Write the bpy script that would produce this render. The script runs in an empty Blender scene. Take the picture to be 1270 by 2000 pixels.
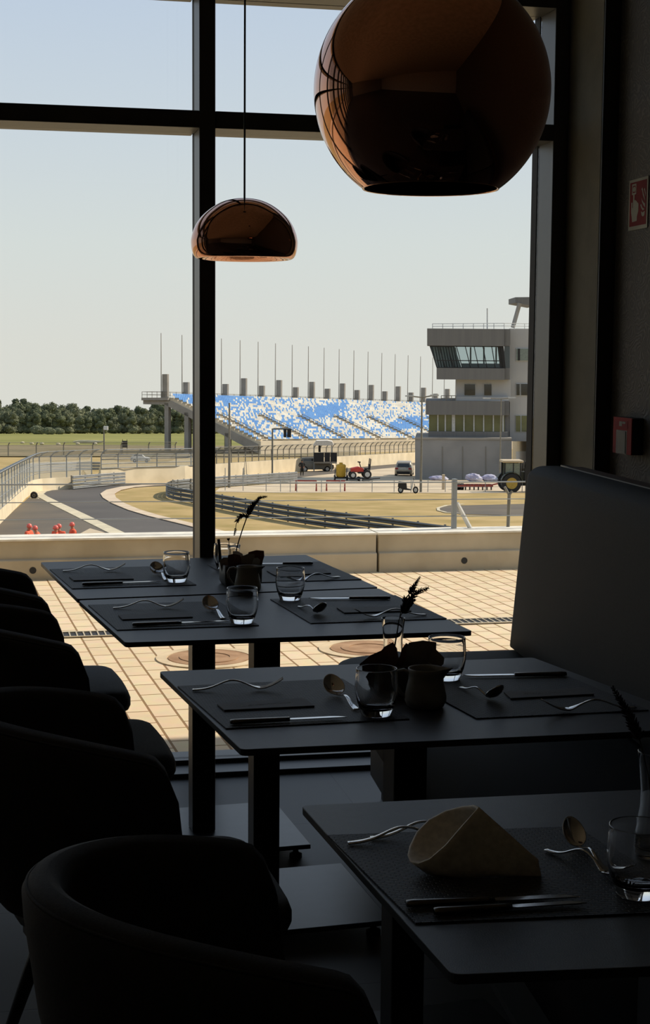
import bpy, bmesh, math, random
from mathutils import Vector as V, Matrix as M
from math import sin, cos, pi, radians, sqrt, atan2
random.seed(7)
SC = bpy.context.scene
COL = SC.collection

# ---------------------------------------------------------------- camera
CAMZ = 1.42
PITCH, ROLL, FPX = radians(5.83), radians(0.43), 3000.0
FW = V((0, cos(PITCH), -sin(PITCH)))
_r0 = V((1, 0, 0)); _u0 = V((0, sin(PITCH), cos(PITCH)))
RT = _r0 * cos(ROLL) + _u0 * sin(ROLL)
UP = -_r0 * sin(ROLL) + _u0 * cos(ROLL)
CC = V((0, 0, CAMZ))
def ray(x, y): return FW + RT * ((x - 635) / FPX) + UP * ((1000 - y) / FPX)
def at_z(x, y, z): d = ray(x, y); return CC + d * ((z - CAMZ) / d.z)
def at_y(x, y, Y): d = ray(x, y); return CC + d * (Y / d.y)
TILT, DROP = 0.0445, 5.6
def zg(Y): return CAMZ - DROP - TILT * Y          # the land falls gently away from the building
def G(x, y, h=0.0):
    d = ray(x, y); s = -(DROP - h) / (d.z + TILT * d.y); return CC + d * s
cam = bpy.data.cameras.new('camera'); camo = bpy.data.objects.new('camera', cam); COL.objects.link(camo)
camo.matrix_world = M(((RT.x, UP.x, -FW.x, 0), (RT.y, UP.y, -FW.y, 0), (RT.z, UP.z, -FW.z, CAMZ), (0, 0, 0, 1)))
cam.sensor_fit = 'VERTICAL'; cam.sensor_height = 36; cam.sensor_width = 36; cam.lens = FPX / 2000 * 36
cam.clip_start = 0.05; cam.clip_end = 6000
SC.camera = camo

# ---------------------------------------------------------------- mesh helpers
class MB:
    def __init__(s): s.bm = bmesh.new()
    def face(s, pts):
        vs = [s.bm.verts.new(p) for p in pts]
        return s.bm.faces.new(vs)
    def hexa(s, b, t):
        n = len(b)
        vb = [s.bm.verts.new(p) for p in b]; vt = [s.bm.verts.new(p) for p in t]
        s.bm.faces.new(vb[::-1]); s.bm.faces.new(vt)
        for i in range(n):
            j = (i + 1) % n; s.bm.faces.new((vb[i], vb[j], vt[j], vt[i]))
        return s
    def box(s, x0, x1, y0, y1, z0, z1, rz=0, o=(0, 0, 0)):
        c, q = cos(rz), sin(rz); o = V(o)
        f = lambda x, y, z: o + V((x * c - y * q, x * q + y * c, z))
        return s.hexa([f(x0, y0, z0), f(x1, y0, z0), f(x1, y1, z0), f(x0, y1, z0)],
                      [f(x0, y0, z1), f(x1, y0, z1), f(x1, y1, z1), f(x0, y1, z1)])
    def prism(s, poly, off):
        off = V(off); return s.hexa([V(p) for p in poly], [V(p) + off for p in poly])
    def slab(s, poly, z0, z1):
        return s.hexa([V((p[0], p[1], z0)) for p in poly], [V((p[0], p[1], z1)) for p in poly])
    def tube(s, pts, r, n=8, cap=True, flat=1.0):
        pts = [V(p) for p in pts]; rs = r if isinstance(r, (list, tuple)) else [r] * len(pts)
        rings = []; ref = None
        for i, p in enumerate(pts):
            t = (pts[min(i + 1, len(pts) - 1)] - pts[max(i - 1, 0)]).normalized()
            if ref is None:
                ref = V((0, 0, 1)) if abs(t.z) < 0.9 else V((1, 0, 0))
            a = (ref - t * ref.dot(t))
            if a.length < 1e-6: a = t.orthogonal()
            a.normalize(); b = t.cross(a); ref = a
            rings.append([s.bm.verts.new(p + (a * cos(2 * pi * k / n) * flat + b * sin(2 * pi * k / n)) * rs[i]) for k in range(n)])
        for A, B in zip(rings, rings[1:]):
            for k in range(n):
                j = (k + 1) % n; s.bm.faces.new((A[k], A[j], B[j], B[k]))
        if cap: s.bm.faces.new(rings[0][::-1]); s.bm.faces.new(rings[-1])
        return s
    def lathe(s, prof, n=32, o=(0, 0, 0), closed=False):
        o = V(o); rings = []
        for r, z in prof:
            if r < 1e-6: rings.append([s.bm.verts.new(o + V((0, 0, z)))])
            else: rings.append([s.bm.verts.new(o + V((r * cos(2 * pi * k / n), r * sin(2 * pi * k / n), z))) for k in range(n)])
        L = list(zip(rings, rings[1:]))
        if closed: L.append((rings[-1], rings[0]))
        for A, B in L:
            for k in range(n):
                j = (k + 1) % n
                if len(A) == 1 and len(B) == 1: continue
                if len(A) == 1: s.bm.faces.new((A[0], B[k], B[j]))
                elif len(B) == 1: s.bm.faces.new((A[k], A[j], B[0]))
                else: s.bm.faces.new((A[k], A[j], B[j], B[k]))
        return s
    def loft(s, secs, cap=True, closed=True):
        rings = [[s.bm.verts.new(p) for p in sec] for sec in secs]
        n = len(rings[0])
        for A, B in zip(rings, rings[1:]):
            for k in range(n if closed else n - 1):
                j = (k + 1) % n; s.bm.faces.new((A[k], A[j], B[j], B[k]))
        if cap and closed: s.bm.faces.new(rings[0][::-1]); s.bm.faces.new(rings[-1])
        return s
    def ball(s, c, r, n=10, m=6):
        c = V(c); rx, ry, rz = r if isinstance(r, (list, tuple)) else (r, r, r)
        prof = [(sin(pi * i / m), -cos(pi * i / m)) for i in range(m + 1)]
        rings = []
        for a, z in prof:
            if a < 1e-6: rings.append([s.bm.verts.new(c + V((0, 0, z * rz)))])
            else: rings.append([s.bm.verts.new(c + V((a * rx * cos(2 * pi * k / n), a * ry * sin(2 * pi * k / n), z * rz))) for k in range(n)])
        for A, B in zip(rings, rings[1:]):
            for k in range(n):
                j = (k + 1) % n
                if len(A) == 1: s.bm.faces.new((A[0], B[j], B[k]))
                elif len(B) == 1: s.bm.faces.new((A[k], A[j], B[0]))
                else: s.bm.faces.new((A[k], A[j], B[j], B[k]))
        return s
    def blob(s, c, r, sub=2, amp=0.18, seed=0):
        rnd = random.Random(seed); c = V(c)
        ret = bmesh.ops.create_icosphere(s.bm, subdivisions=sub, radius=1.0)
        for v in ret['verts']:
            k = 1 + rnd.uniform(-amp, amp); v.co = c + V((v.co.x * r[0], v.co.y * r[1], v.co.z * r[2])) * k
        return s
    def build(s, name, m, parent=None, smooth=False, bevel=0, kind=None, label=None, norm=True):
        if norm: bmesh.ops.recalc_face_normals(s.bm, faces=s.bm.faces[:])
        me = bpy.data.meshes.new(name)
        if smooth:
            for f in s.bm.faces: f.smooth = True
        loc = V((0, 0, 0))
        if parent is not None:
            s.bm.transform(wmat(parent).inverted())
        elif s.bm.verts:
            xs = [v.co for v in s.bm.verts]
            loc = V(((min(p.x for p in xs) + max(p.x for p in xs)) / 2, (min(p.y for p in xs) + max(p.y for p in xs)) / 2, min(p.z for p in xs)))
            s.bm.transform(M.Translation(-loc))
        s.bm.to_mesh(me); s.bm.free()
        o = bpy.data.objects.new(name, me); COL.objects.link(o); o.location = loc
        if parent is not None: o.parent = parent
        if m is not None: me.materials.append(m)
        if bevel:
            b = o.modifiers.new('bevel', 'BEVEL'); b.width = bevel; b.segments = 2; b.limit_method = 'ANGLE'
        if kind: o['kind'] = kind
        if label: o['label'] = label
        return o
def wmat(o):
    m = M.LocRotScale(o.location, o.rotation_euler, o.scale)
    return wmat(o.parent) @ m if o.parent else m
def tag(o, label=None, cat=None, group=None, kind=None):
    if label: o['label'] = label
    if cat: o['category'] = cat
    if group: o['group'] = group
    if kind: o['kind'] = kind
    return o
def thing(name, label, cat, loc=(0, 0, 0), rz=0, group=None):
    o = bpy.data.objects.new(name, None); COL.objects.link(o); o.empty_display_size = 0.1
    o.location = loc; o.rotation_euler = (0, 0, rz)
    return tag(o, label, cat, group)
def kids(o): return [c for c in bpy.data.objects if c.parent == o]
def copy_tree(o, parent=None):
    c = o.copy(); COL.objects.link(c)
    if parent: c.parent = parent
    for k in kids(o): copy_tree(k, c)
    return c
def unit(v): return V(v).normalized()

# ---------------------------------------------------------------- materials
def lin(c):
    c = c / 255.0
    return c / 12.92 if c <= 0.04045 else ((c + 0.055) / 1.055) ** 2.4
def L3(c): return (lin(c[0]), lin(c[1]), lin(c[2]), 1)
class NT:
    def __init__(s, name):
        s.m = bpy.data.materials.new(name); s.m.use_nodes = True
        s.t = s.m.node_tree; s.b = s.t.nodes['Principled BSDF']; s.out = s.t.nodes['Material Output']
    def n(s, typ, **kw):
        x = s.t.nodes.new(typ)
        for k, v in kw.items():
            if k[0] == 'i' and k[1:].isdigit(): x.inputs[int(k[1:])].default_value = v
            else: setattr(x, k, v)
        return x
    def l(s, a, b): s.t.links.new(a, b)
def mat(name, c, rough=0.5, metal=0.0, c2=None, ns=8.0, detail=4, bump=0.0, bs=None, spec=0.5, coat=0.0, emit=None, es=0, coord='Object', stretch=None, lo=0.35, hi=0.65):
    N = NT(name); b = N.b
    b.inputs['Roughness'].default_value = rough; b.inputs['Metallic'].default_value = metal
    b.inputs['Specular IOR Level'].default_value = spec; b.inputs['Coat Weight'].default_value = coat
    b.inputs['Base Color'].default_value = L3(c)
    tc = N.n('ShaderNodeTexCoord'); src = tc.outputs[coord]
    if stretch:
        mp = N.n('ShaderNodeMapping'); mp.inputs['Scale'].default_value = stretch; N.l(src, mp.inputs[0]); src = mp.outputs[0]
    if c2 is None: c2 = tuple(min(255, max(0, x * 0.9)) for x in c)
    no = N.n('ShaderNodeTexNoise'); no.inputs['Scale'].default_value = ns; no.inputs['Detail'].default_value = detail
    N.l(src, no.inputs['Vector'])
    cr = N.n('ShaderNodeValToRGB'); cr.color_ramp.elements[0].position = lo; cr.color_ramp.elements[1].position = hi
    cr.color_ramp.elements[0].color = L3(c2); cr.color_ramp.elements[1].color = L3(c)
    N.l(no.outputs['Fac'], cr.inputs[0]); N.l(cr.outputs[0], b.inputs['Base Color'])
    if bump:
        n2 = N.n('ShaderNodeTexNoise'); n2.inputs['Scale'].default_value = bs or ns * 6; n2.inputs['Detail'].default_value = 3
        N.l(src, n2.inputs['Vector'])
        bp = N.n('ShaderNodeBump'); bp.inputs['Strength'].default_value = bump; bp.inputs['Distance'].default_value = 0.01
        N.l(n2.outputs['Fac'], bp.inputs['Height']); N.l(bp.outputs[0], b.inputs['Normal'])
    if emit:
        b.inputs['Emission Color'].default_value = L3(emit); b.inputs['Emission Strength'].default_value = es
    return N.m
def glassmat(name, col=(255, 255, 255), ior=1.45, rough=0.0):
    N = NT(name); b = N.b
    b.inputs['Base Color'].default_value = L3(col); b.inputs['Transmission Weight'].default_value = 1
    b.inputs['Roughness'].default_value = rough; b.inputs['IOR'].default_value = ior
    return N.m
def panemat(name, tint=(242, 245, 242), refl=1.0):
    N = NT(name); N.t.nodes.remove(N.b)
    tr = N.n('ShaderNodeBsdfTransparent'); tr.inputs[0].default_value = L3(tint)
    gl = N.n('ShaderNodeBsdfGlossy'); gl.inputs['Roughness'].default_value = 0.0
    fr = N.n('ShaderNodeFresnel'); fr.inputs[0].default_value = 1.33
    mu = N.n('ShaderNodeMath', operation='MULTIPLY'); mu.inputs[1].default_value = refl
    mx = N.n('ShaderNodeMixShader')
    N.l(fr.outputs[0], mu.inputs[0]); N.l(mu.outputs[0], mx.inputs[0]); N.l(tr.outputs[0], mx.inputs[1]); N.l(gl.outputs[0], mx.inputs[2])
    N.l(mx.outputs[0], N.out.inputs[0]); return N.m
def meshmat(name, c, cover=0.35):
    N = NT(name); b = N.b; b.inputs['Base Color'].default_value = L3(c); b.inputs['Roughness'].default_value = 0.5
    b.inputs['Alpha'].default_value = cover
    return N.m

MT = {}
MT['table'] = mat('anthracite_laminate', (46, 48, 50), 0.48, ns=60, bump=0.08, bs=500, spec=0.42)
MT['black_metal'] = mat('black_powder_coat', (24, 25, 27), 0.45, ns=30, spec=0.4)
MT['fabric'] = mat('charcoal_fabric', (60, 60, 61), 0.85, c2=(52, 52, 53), ns=300, bump=0.25, bs=900, spec=0.25)
MT['chair_leg'] = mat('black_wood', (20, 20, 21), 0.5)
MT['cushion'] = mat('dark_grey_upholstery', (92, 95, 98), 0.8, c2=(82, 85, 88), ns=250, bump=0.2, bs=800, spec=0.25)
MT['back_pad'] = mat('banquette_upholstery', (50, 53, 54), 0.8, c2=(44, 47, 48), ns=250, bump=0.2, bs=800, spec=0.25)
MT['seat_pad'] = mat('blue_grey_upholstery', (40, 47, 54), 0.75, ns=250, bump=0.2, bs=800, spec=0.3)
MT['oak'] = mat('oak_edge', (66, 50, 34), 0.5, ns=20, stretch=(1, 1, 12))
MT['steel'] = mat('polished_steel', (205, 205, 205), 0.14, 1.0, ns=40)
MT['knife_handle'] = mat('dark_steel_handle', (80, 78, 75), 0.22, 1.0)
MT['glass'] = glassmat('clear_glass')
MT['ceramic'] = mat('dark_stoneware', (150, 150, 146), 0.5, c2=(126, 126, 122), ns=18, spec=0.4)
MT['pot'] = mat('black_stoneware', (74, 72, 69), 0.5, spec=0.4)
MT['sachet_brown'] = mat('brown_paper_sachet', (118, 80, 66), 0.5)
MT['sachet_grey'] = mat('grey_paper_sachet', (150, 144, 136), 0.5)
MT['sachet_white'] = mat('white_paper_sachet', (200, 202, 204), 0.5)
MT['napkin'] = mat('taupe_linen', (222, 216, 205), 0.85, ns=120, bump=0.15, bs=700, spec=0.2)
MT['sleeve'] = mat('dark_grey_paper', (72, 68, 64), 0.7, ns=30)
MT['ink'] = mat('grey_ink', (104, 100, 95), 0.8)
MT['stem'] = mat('dry_lavender_stem', (60, 58, 40), 0.8)
MT['flower'] = mat('dry_lavender_bloom', (52, 44, 58), 0.9, ns=60)
MT['cord'] = mat('black_textile_cord', (18, 18, 20), 0.7)
MT['copper'] = mat('polished_copper', (196, 140, 112), 0.02, 1.0, c2=(190, 134, 106), ns=2)
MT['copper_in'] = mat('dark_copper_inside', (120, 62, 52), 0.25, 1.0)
MT['frame'] = mat('anthracite_window_frame', (58, 59, 60), 0.4, ns=10, spec=0.5)
MT['pane'] = panemat('window_glass', (251, 250, 249), 0.8)
MT['cap'] = mat('black_outer_profile', (14, 14, 15), 0.7, spec=0.2)
MT['plaster'] = mat('beige_plaster', (138, 134, 119), 0.9, ns=6, bump=0.1, bs=60)
MT['dark_trim'] = mat('black_trim_paint', (34, 34, 35), 0.6)  # also stands for shade on the pillar front and call point side
MT['white'] = mat('white_paint', (225, 223, 215), 0.6)
MT['ceiling'] = mat('white_ceiling_paint', (238, 235, 229), 0.9)
MT['dark_wall'] = mat('dark_interior_wall', (158, 154, 147), 0.9)
MT['red_plastic'] = mat('red_plastic', (158, 52, 52), 0.75, spec=0.15)
MT['sign_red'] = mat('sign_red', (150, 62, 66), 0.8, spec=0.15)
MT['sign_white'] = mat('sign_photoluminescent_white', (205, 208, 196), 0.8, spec=0.15)
MT['cp_glass'] = mat('grey_glass_front', (150, 150, 142), 0.7, spec=0.2)

# placemat weave, wallpaper, floor tiles, pavers
def weave(name):
    N = NT(name); b = N.b; b.inputs['Roughness'].default_value = 0.6; b.inputs['Specular IOR Level'].default_value = 0.35
    tc = N.n('ShaderNodeTexCoord')
    mp = N.n('ShaderNodeMapping'); N.l(tc.outputs['Object'], mp.inputs[0])
    ck = N.n('ShaderNodeTexBrick'); ck.offset = 0.5; ck.inputs['Scale'].default_value = 1
    ck.inputs['Brick Width'].default_value = 0.0125; ck.inputs['Row Height'].default_value = 0.0062
    ck.inputs['Mortar Size'].default_value = 0.0015; ck.inputs['Mortar Smooth'].default_value = 0.6
    ck.inputs['Color1'].default_value = L3((62, 63, 65)); ck.inputs['Color2'].default_value = L3((48, 49, 51)); ck.inputs['Mortar'].default_value = L3((10, 10, 11))
    N.l(mp.outputs[0], ck.inputs['Vector']); N.l(ck.outputs['Color'], b.inputs['Base Color'])
    bp = N.n('ShaderNodeBump'); bp.inputs['Strength'].default_value = 0.8; bp.inputs['Distance'].default_value = 0.002; bp.invert = True
    N.l(ck.outputs['Fac'], bp.inputs['Height']); N.l(bp.outputs[0], b.inputs['Normal'])
    return N.m
MT['mat'] = weave('woven_vinyl_placemat')
def wallpaper(name):
    N = NT(name); b = N.b; b.inputs['Roughness'].default_value = 0.75
    tc = N.n('ShaderNodeTexCoord')
    no = N.n('ShaderNodeTexNoise'); no.inputs['Scale'].default_value = 7.0; no.inputs['Detail'].default_value = 2.5; N.l(tc.outputs['Object'], no.inputs['Vector'])
    mu = N.n('ShaderNodeMath', operation='MULTIPLY'); mu.inputs[1].default_value = 170.0; N.l(no.outputs['Fac'], mu.inputs[0])
    sn = N.n('ShaderNodeMath', operation='SINE'); N.l(mu.outputs[0], sn.inputs[0])
    n2 = N.n('ShaderNodeTexNoise'); n2.inputs['Scale'].default_value = 90.0; N.l(tc.outputs['Object'], n2.inputs['Vector'])
    ml = N.n('ShaderNodeMath', operation='MULTIPLY'); N.l(sn.outputs[0], ml.inputs[0]); N.l(n2.outputs['Fac'], ml.inputs[1])
    cr = N.n('ShaderNodeValToRGB'); cr.color_ramp.elements[0].position = 0.2; cr.color_ramp.elements[1].position = 0.5
    cr.color_ramp.elements[0].color = L3((96, 94, 90)); cr.color_ramp.elements[1].color = L3((116, 113, 106))
    N.l(ml.outputs[0], cr.inputs[0]); N.l(cr.outputs[0], b.inputs['Base Color'])
    bp = N.n('ShaderNodeBump'); bp.inputs['Strength'].default_value = 0.4; bp.inputs['Distance'].default_value = 0.003
    N.l(ml.outputs[0], bp.inputs['Height']); N.l(bp.outputs[0], b.inputs['Normal'])
    return N.m
MT['wallpaper'] = wallpaper('wavy_line_wallpaper')
def bricks(name, c1, c2, cm, w, h, mortar, rz, offset=0.5, rough=0.8, noise=0.25, bump=0.4, coordn='Object', spec=0.3):
    N = NT(name); b = N.b; b.inputs['Roughness'].default_value = rough; b.inputs['Specular IOR Level'].default_value = spec
    tc = N.n('ShaderNodeTexCoord'); mp = N.n('ShaderNodeMapping'); mp.inputs['Rotation'].default_value = (0, 0, rz)
    N.l(tc.outputs[coordn], mp.inputs[0])
    bt = N.n('ShaderNodeTexBrick'); bt.offset = offset
    bt.inputs['Scale'].default_value = 1; bt.inputs['Brick Width'].default_value = w; bt.inputs['Row Height'].default_value = h
    bt.inputs['Mortar Size'].default_value = mortar; bt.inputs['Mortar Smooth'].default_value = 0.3
    bt.inputs['Color1'].default_value = L3(c1); bt.inputs['Color2'].default_value = L3(c2); bt.inputs['Mortar'].default_value = L3(cm)
    N.l(mp.outputs[0], bt.inputs['Vector'])
    no = N.n('ShaderNodeTexNoise'); no.inputs['Scale'].default_value = 14; no.inputs['Detail'].default_value = 6; N.l(tc.outputs[coordn], no.inputs['Vector'])
    mx = N.n('ShaderNodeMix', data_type='RGBA', blend_type='MULTIPLY'); mx.inputs[0].default_value = noise
    N.l(bt.outputs['Color'], mx.inputs[6]); N.l(no.outputs['Color'], mx.inputs[7]); N.l(mx.outputs[2], b.inputs['Base Color'])
    bp = N.n('ShaderNodeBump'); bp.inputs['Strength'].default_value = bump; bp.inputs['Distance'].default_value = 0.004; bp.invert = True
    N.l(bt.outputs['Fac'], bp.inputs['Height']); N.l(bp.outputs[0], b.inputs['Normal'])
    return N.m
MT['floor'] = bricks('dark_grey_floor_tile', (70, 70, 70), (66, 66, 66), (44, 44, 44), 0.6, 0.6, 0.003, radians(-11.8), 0.0, 0.5, 0.2, 0.2, spec=0.5)
MT['paver'] = bricks('sand_paver', (236, 214, 178), (226, 203, 166), (150, 118, 80), 0.2, 0.1, 0.006, radians(-105.0), 0.5, 0.85, 0.22)
MT['coping'] = mat('white_coping', (240, 234, 218), 0.8)
MT['concrete_sun'] = mat('pale_concrete', (194, 182, 158), 0.9, c2=(172, 160, 136), ns=3, bump=0.1, bs=40)  # one concrete tone for parapet and drain grate
# ---------------------------------------------------------------- window wall frame of reference
WA = radians(11.8)
WD = V((cos(WA), sin(WA), 0)); WN = V((-sin(WA), cos(WA), 0)); W0 = V((-0.055, 5.133, 0))
def W(s, d, z): return W0 + WD * s + WN * d + V((0, 0, z))
def wbox(mb, s0, s1, d0, d1, z0, z1):
    return mb.hexa([W(s0, d0, z0), W(s1, d0, z0), W(s1, d1, z0), W(s0, d1, z0)],
                   [W(s0, d0, z1), W(s1, d0, z1), W(s1, d1, z1), W(s0, d1, z1)])
def s_at(x, y, d=0.0):
    r = ray(x, y); k = (W0 + WN * d - CC).dot(WN) / r.dot(WN); return ((CC + r * k) - W0).dot(WD)
def z_at(x, y, d=0.0):
    r = ray(x, y); k = (W0 + WN * d - CC).dot(WN) / r.dot(WN); return (CC + r * k).z
CEIL = 3.3
m_l, m_r = s_at(390, 700), s_at(421, 700)
j_l, j_r = s_at(1072, 700), s_at(1102, 700)
# a plastered pillar stands forward of the glass: its lit flank and shade-blackened front edge close the view
PIL = 0.05
while s_at(1165, 700, -PIL) > j_r and PIL < 0.8: PIL += 0.005
b_r = j_r; c_r = s_at(1197, 700, -PIL)
SP = j_l - m_l; MW = m_r - m_l
tz1, tz0 = z_at(300, 212), z_at(300, 246)
hz0 = z_at(1020, 12)
LEFT_S = -20.0
# window things: one per bay, with its own panes; mullions and transoms shared as trims
def st(mb, name, m, bevel=0, smooth=False): return mb.build(name, m, None, smooth, bevel, 'structure')
DM = 0.14          # depth of the inner profile
muls = [m_l - SP * k for k in range(0, 17)] + [j_l]
muls = [x for x in muls if x > LEFT_S]
n = 0
for x in sorted(muls):
    n += 1
    mb = MB(); wbox(mb, x, x + MW, 0.0, DM, 0, CEIL); tr_ = st(mb, 'trim_%d' % n, MT['frame'], 0.003)
    mb = MB(); wbox(mb, x + 0.004, x + MW - 0.004, DM + 0.03, DM + 0.085, 0, CEIL); wbox(mb, x + 0.006, x + MW - 0.006, DM, DM + 0.031, 0, CEIL)
    mb.build('outer_cap', MT['cap'], tr_)
srt = sorted(muls)
bays = [(a + MW, b) for a, b in zip(srt, srt[1:])] + [(LEFT_S, srt[0])]
TH = tz1 - tz0 - 0.0
for i, (a, b) in enumerate(bays):
    root = thing('window_%d' % (i + 1), None, None); tag(root, kind='structure')
    root.location = W((a + b) / 2, 0.1, 0); root.rotation_euler.z = WA
    mb = MB()
    wbox(mb, a, b, 0.0, DM, tz0, tz1)          # transom
    wbox(mb, a, b, DM, DM + 0.085, tz0 + 0.004, tz1 - 0.004)
    wbox(mb, a, b, 0.0, DM, hz0, hz0 + 0.056); wbox(mb, a, b, DM, DM + 0.085, hz0 + 0.004, hz0 + 0.052)
    wbox(mb, a, b, 0.0, DM, CEIL - 0.06, CEIL)
    mb.build('window_frame', MT['frame'], root, bevel=0.002)
    mb = MB(); wbox(mb, a, b, 0.0, 0.12, 0.0, 0.016); wbox(mb, a, b, 0.12, DM + 0.10, 0.0, 0.03)
    mb.build('bottom_rail', MT['frame'], root, bevel=0.002)
    for z0, z1 in ((0.03, tz0 + 0.004), (tz1 - 0.004, hz0 + 0.004), (hz0 + 0.052, CEIL - 0.06)):
        mb = MB(); wbox(mb, a - 0.006, b + 0.006, DM + 0.004, DM + 0.027, z0, z1); mb.build('glass_pane', MT['pane'], root)
# walls, floor, ceiling
mb = MB(); wbox(mb, j_r, c_r + 0.25, -PIL + 0.012, 0.35, 0, 4.6); st(mb, 'wall_pillar', MT['plaster'])
mb = MB(); wbox(mb, LEFT_S - 0.3, j_r, -0.05, 0.35, CEIL, 4.6); st(mb, 'wall_front_above', MT['white'])
mb = MB(); wbox(mb, b_r + 0.001, c_r + 0.02, -PIL, -PIL + 0.012, 0, CEIL); st(mb, 'trim_corner', MT['dark_trim'], 0.002)  # unlit pillar front, its shade put in as a black strip
mb = MB(); wbox(mb, c_r, c_r + 0.25, -12, -PIL + 0.012, 0, CEIL + 0.2); st(mb, 'wall_right', MT['wallpaper'])
mb = MB(); wbox(mb, LEFT_S - 0.25, LEFT_S, -12, 0.35, 0, CEIL + 0.2); st(mb, 'wall_left', MT['dark_wall'])
mb = MB(); wbox(mb, LEFT_S - 0.25, c_r + 0.25, -12.25, -12, 0, CEIL + 0.2); st(mb, 'wall_back', MT['dark_wall'])
mb = MB(); wbox(mb, LEFT_S - 0.2, c_r + 0.2, -12.2, 0.10, CEIL, CEIL + 0.15); st(mb, 'ceiling', MT['ceiling'])
mb = MB(); wbox(mb, LEFT_S - 0.2, c_r + 0.2, -12.2, DM + 0.13, -0.15, 0.0); st(mb, 'floor', MT['floor'])
mb = MB(); wbox(mb, LEFT_S - 3, c_r + 4.2, 0.3, 1.75, 4.6, 4.8); st(mb, 'roof_overhang', MT['white'])
# ---------------------------------------------------------------- tables
TT = 0.75
MT['plate'] = mat('grey_blue_steel_plate', (62, 67, 73), 0.36, 0.0, ns=20, spec=0.6)
def rounded(poly, r, n=4):
    out = []
    for i, p in enumerate(poly):
        a = V(poly[i - 1]); b = V(p); c = V(poly[(i + 1) % len(poly)])
        u = (a - b).normalized(); w = (c - b).normalized()
        for k in range(n + 1):
            t = k / n
            q = (b + u * r) * (1 - t) ** 2 + b * 2 * t * (1 - t) + (b + w * r) * t ** 2
            out.append(q)
    return out
def P2(x, y, z=TT): q = at_z(x, y, z); return V((q.x, q.y, 0))
def table(corners, label, col=None, colrot=0.27, plate=True):
    c = sum(corners, V((0, 0, 0))) / 4
    cc = c if col is None else V((col[0], col[1], 0))
    root = thing('dining_table', label, 'table', (cc.x, cc.y, 0), colrot, 'square pedestal tables along the window row')
    MB().slab(rounded(corners, 0.012), TT - 0.012, TT).build('tabletop', MT['table'], root, bevel=0.0012)
    h = 0.0335
    mb = MB(); mb.box(-h, h, -h, h, 0.045, TT - 0.018, colrot, (cc.x, cc.y, 0)); mb.build('column', MT['black_metal'], root, bevel=0.003)
    mb = MB(); mb.box(-0.1, 0.1, -0.1, 0.1, TT - 0.018, TT - 0.012, colrot, (cc.x, cc.y, 0)); mb.build('mounting_plate', MT['black_metal'], root)
    mb = MB(); mb.box(-0.27, 0.27, -0.22, 0.22, 0.032, 0.045, colrot, (cc.x, cc.y, 0)); mb.build('base_plate', MT['plate'], root, bevel=0.002)
    for sx in (-1, 1):
        for sy in (-1, 1):
            q = V((cc.x, cc.y, 0)) + V((sx * 0.235 * cos(colrot) - sy * 0.185 * sin(colrot), sx * 0.235 * sin(colrot) + sy * 0.185 * cos(colrot), 0))
            MB().lathe([(0, 0), (0.018, 0), (0.018, 0.012), (0.008, 0.016), (0.008, 0.032), (0, 0.032)], 12, q).build('foot', MT['black_metal'], root, True)
    return root
fb = [P2(79, 1098), P2(598, 1083.5), P2(739, 1147), P2(152, 1170)]
ff = [P2(153.5, 1172.5), P2(740, 1149), P2(923.5, 1232.6), P2(245, 1255)]
t2 = [P2(311, 1311), P2(1042, 1284), None, P2(471.6, 1464)]
t2[2] = t2[3] + (t2[1] - t2[0]) + V((0.045, 0.0, 0))
t3 = [P2(588, 1573), None, None, P2(884, 1904)]
dd = unit(P2(1270, 1541) - t3[0]); t3[1] = t3[0] + dd * 0.84
dd = unit(P2(1270, 1888) - t3[3]); t3[2] = t3[3] + dd * 0.84
table(fb, 'far dark square table right against the window, topped with four place settings behind', (-0.352, 4.36))['label'] = 'dark laminate table farthest back, its edge against the window mullion'
table(ff, 'dark laminate table joined to the front of the farthest table', (-0.149, 3.78))
table(t2, 'middle dark laminate table with a jug and lavender vase, beside the high-backed banquette', (0.158, 2.90), 0.30)
table(t3, 'nearest dark laminate table, at bottom right, with the folded napkin', None, 0.2)

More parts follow.
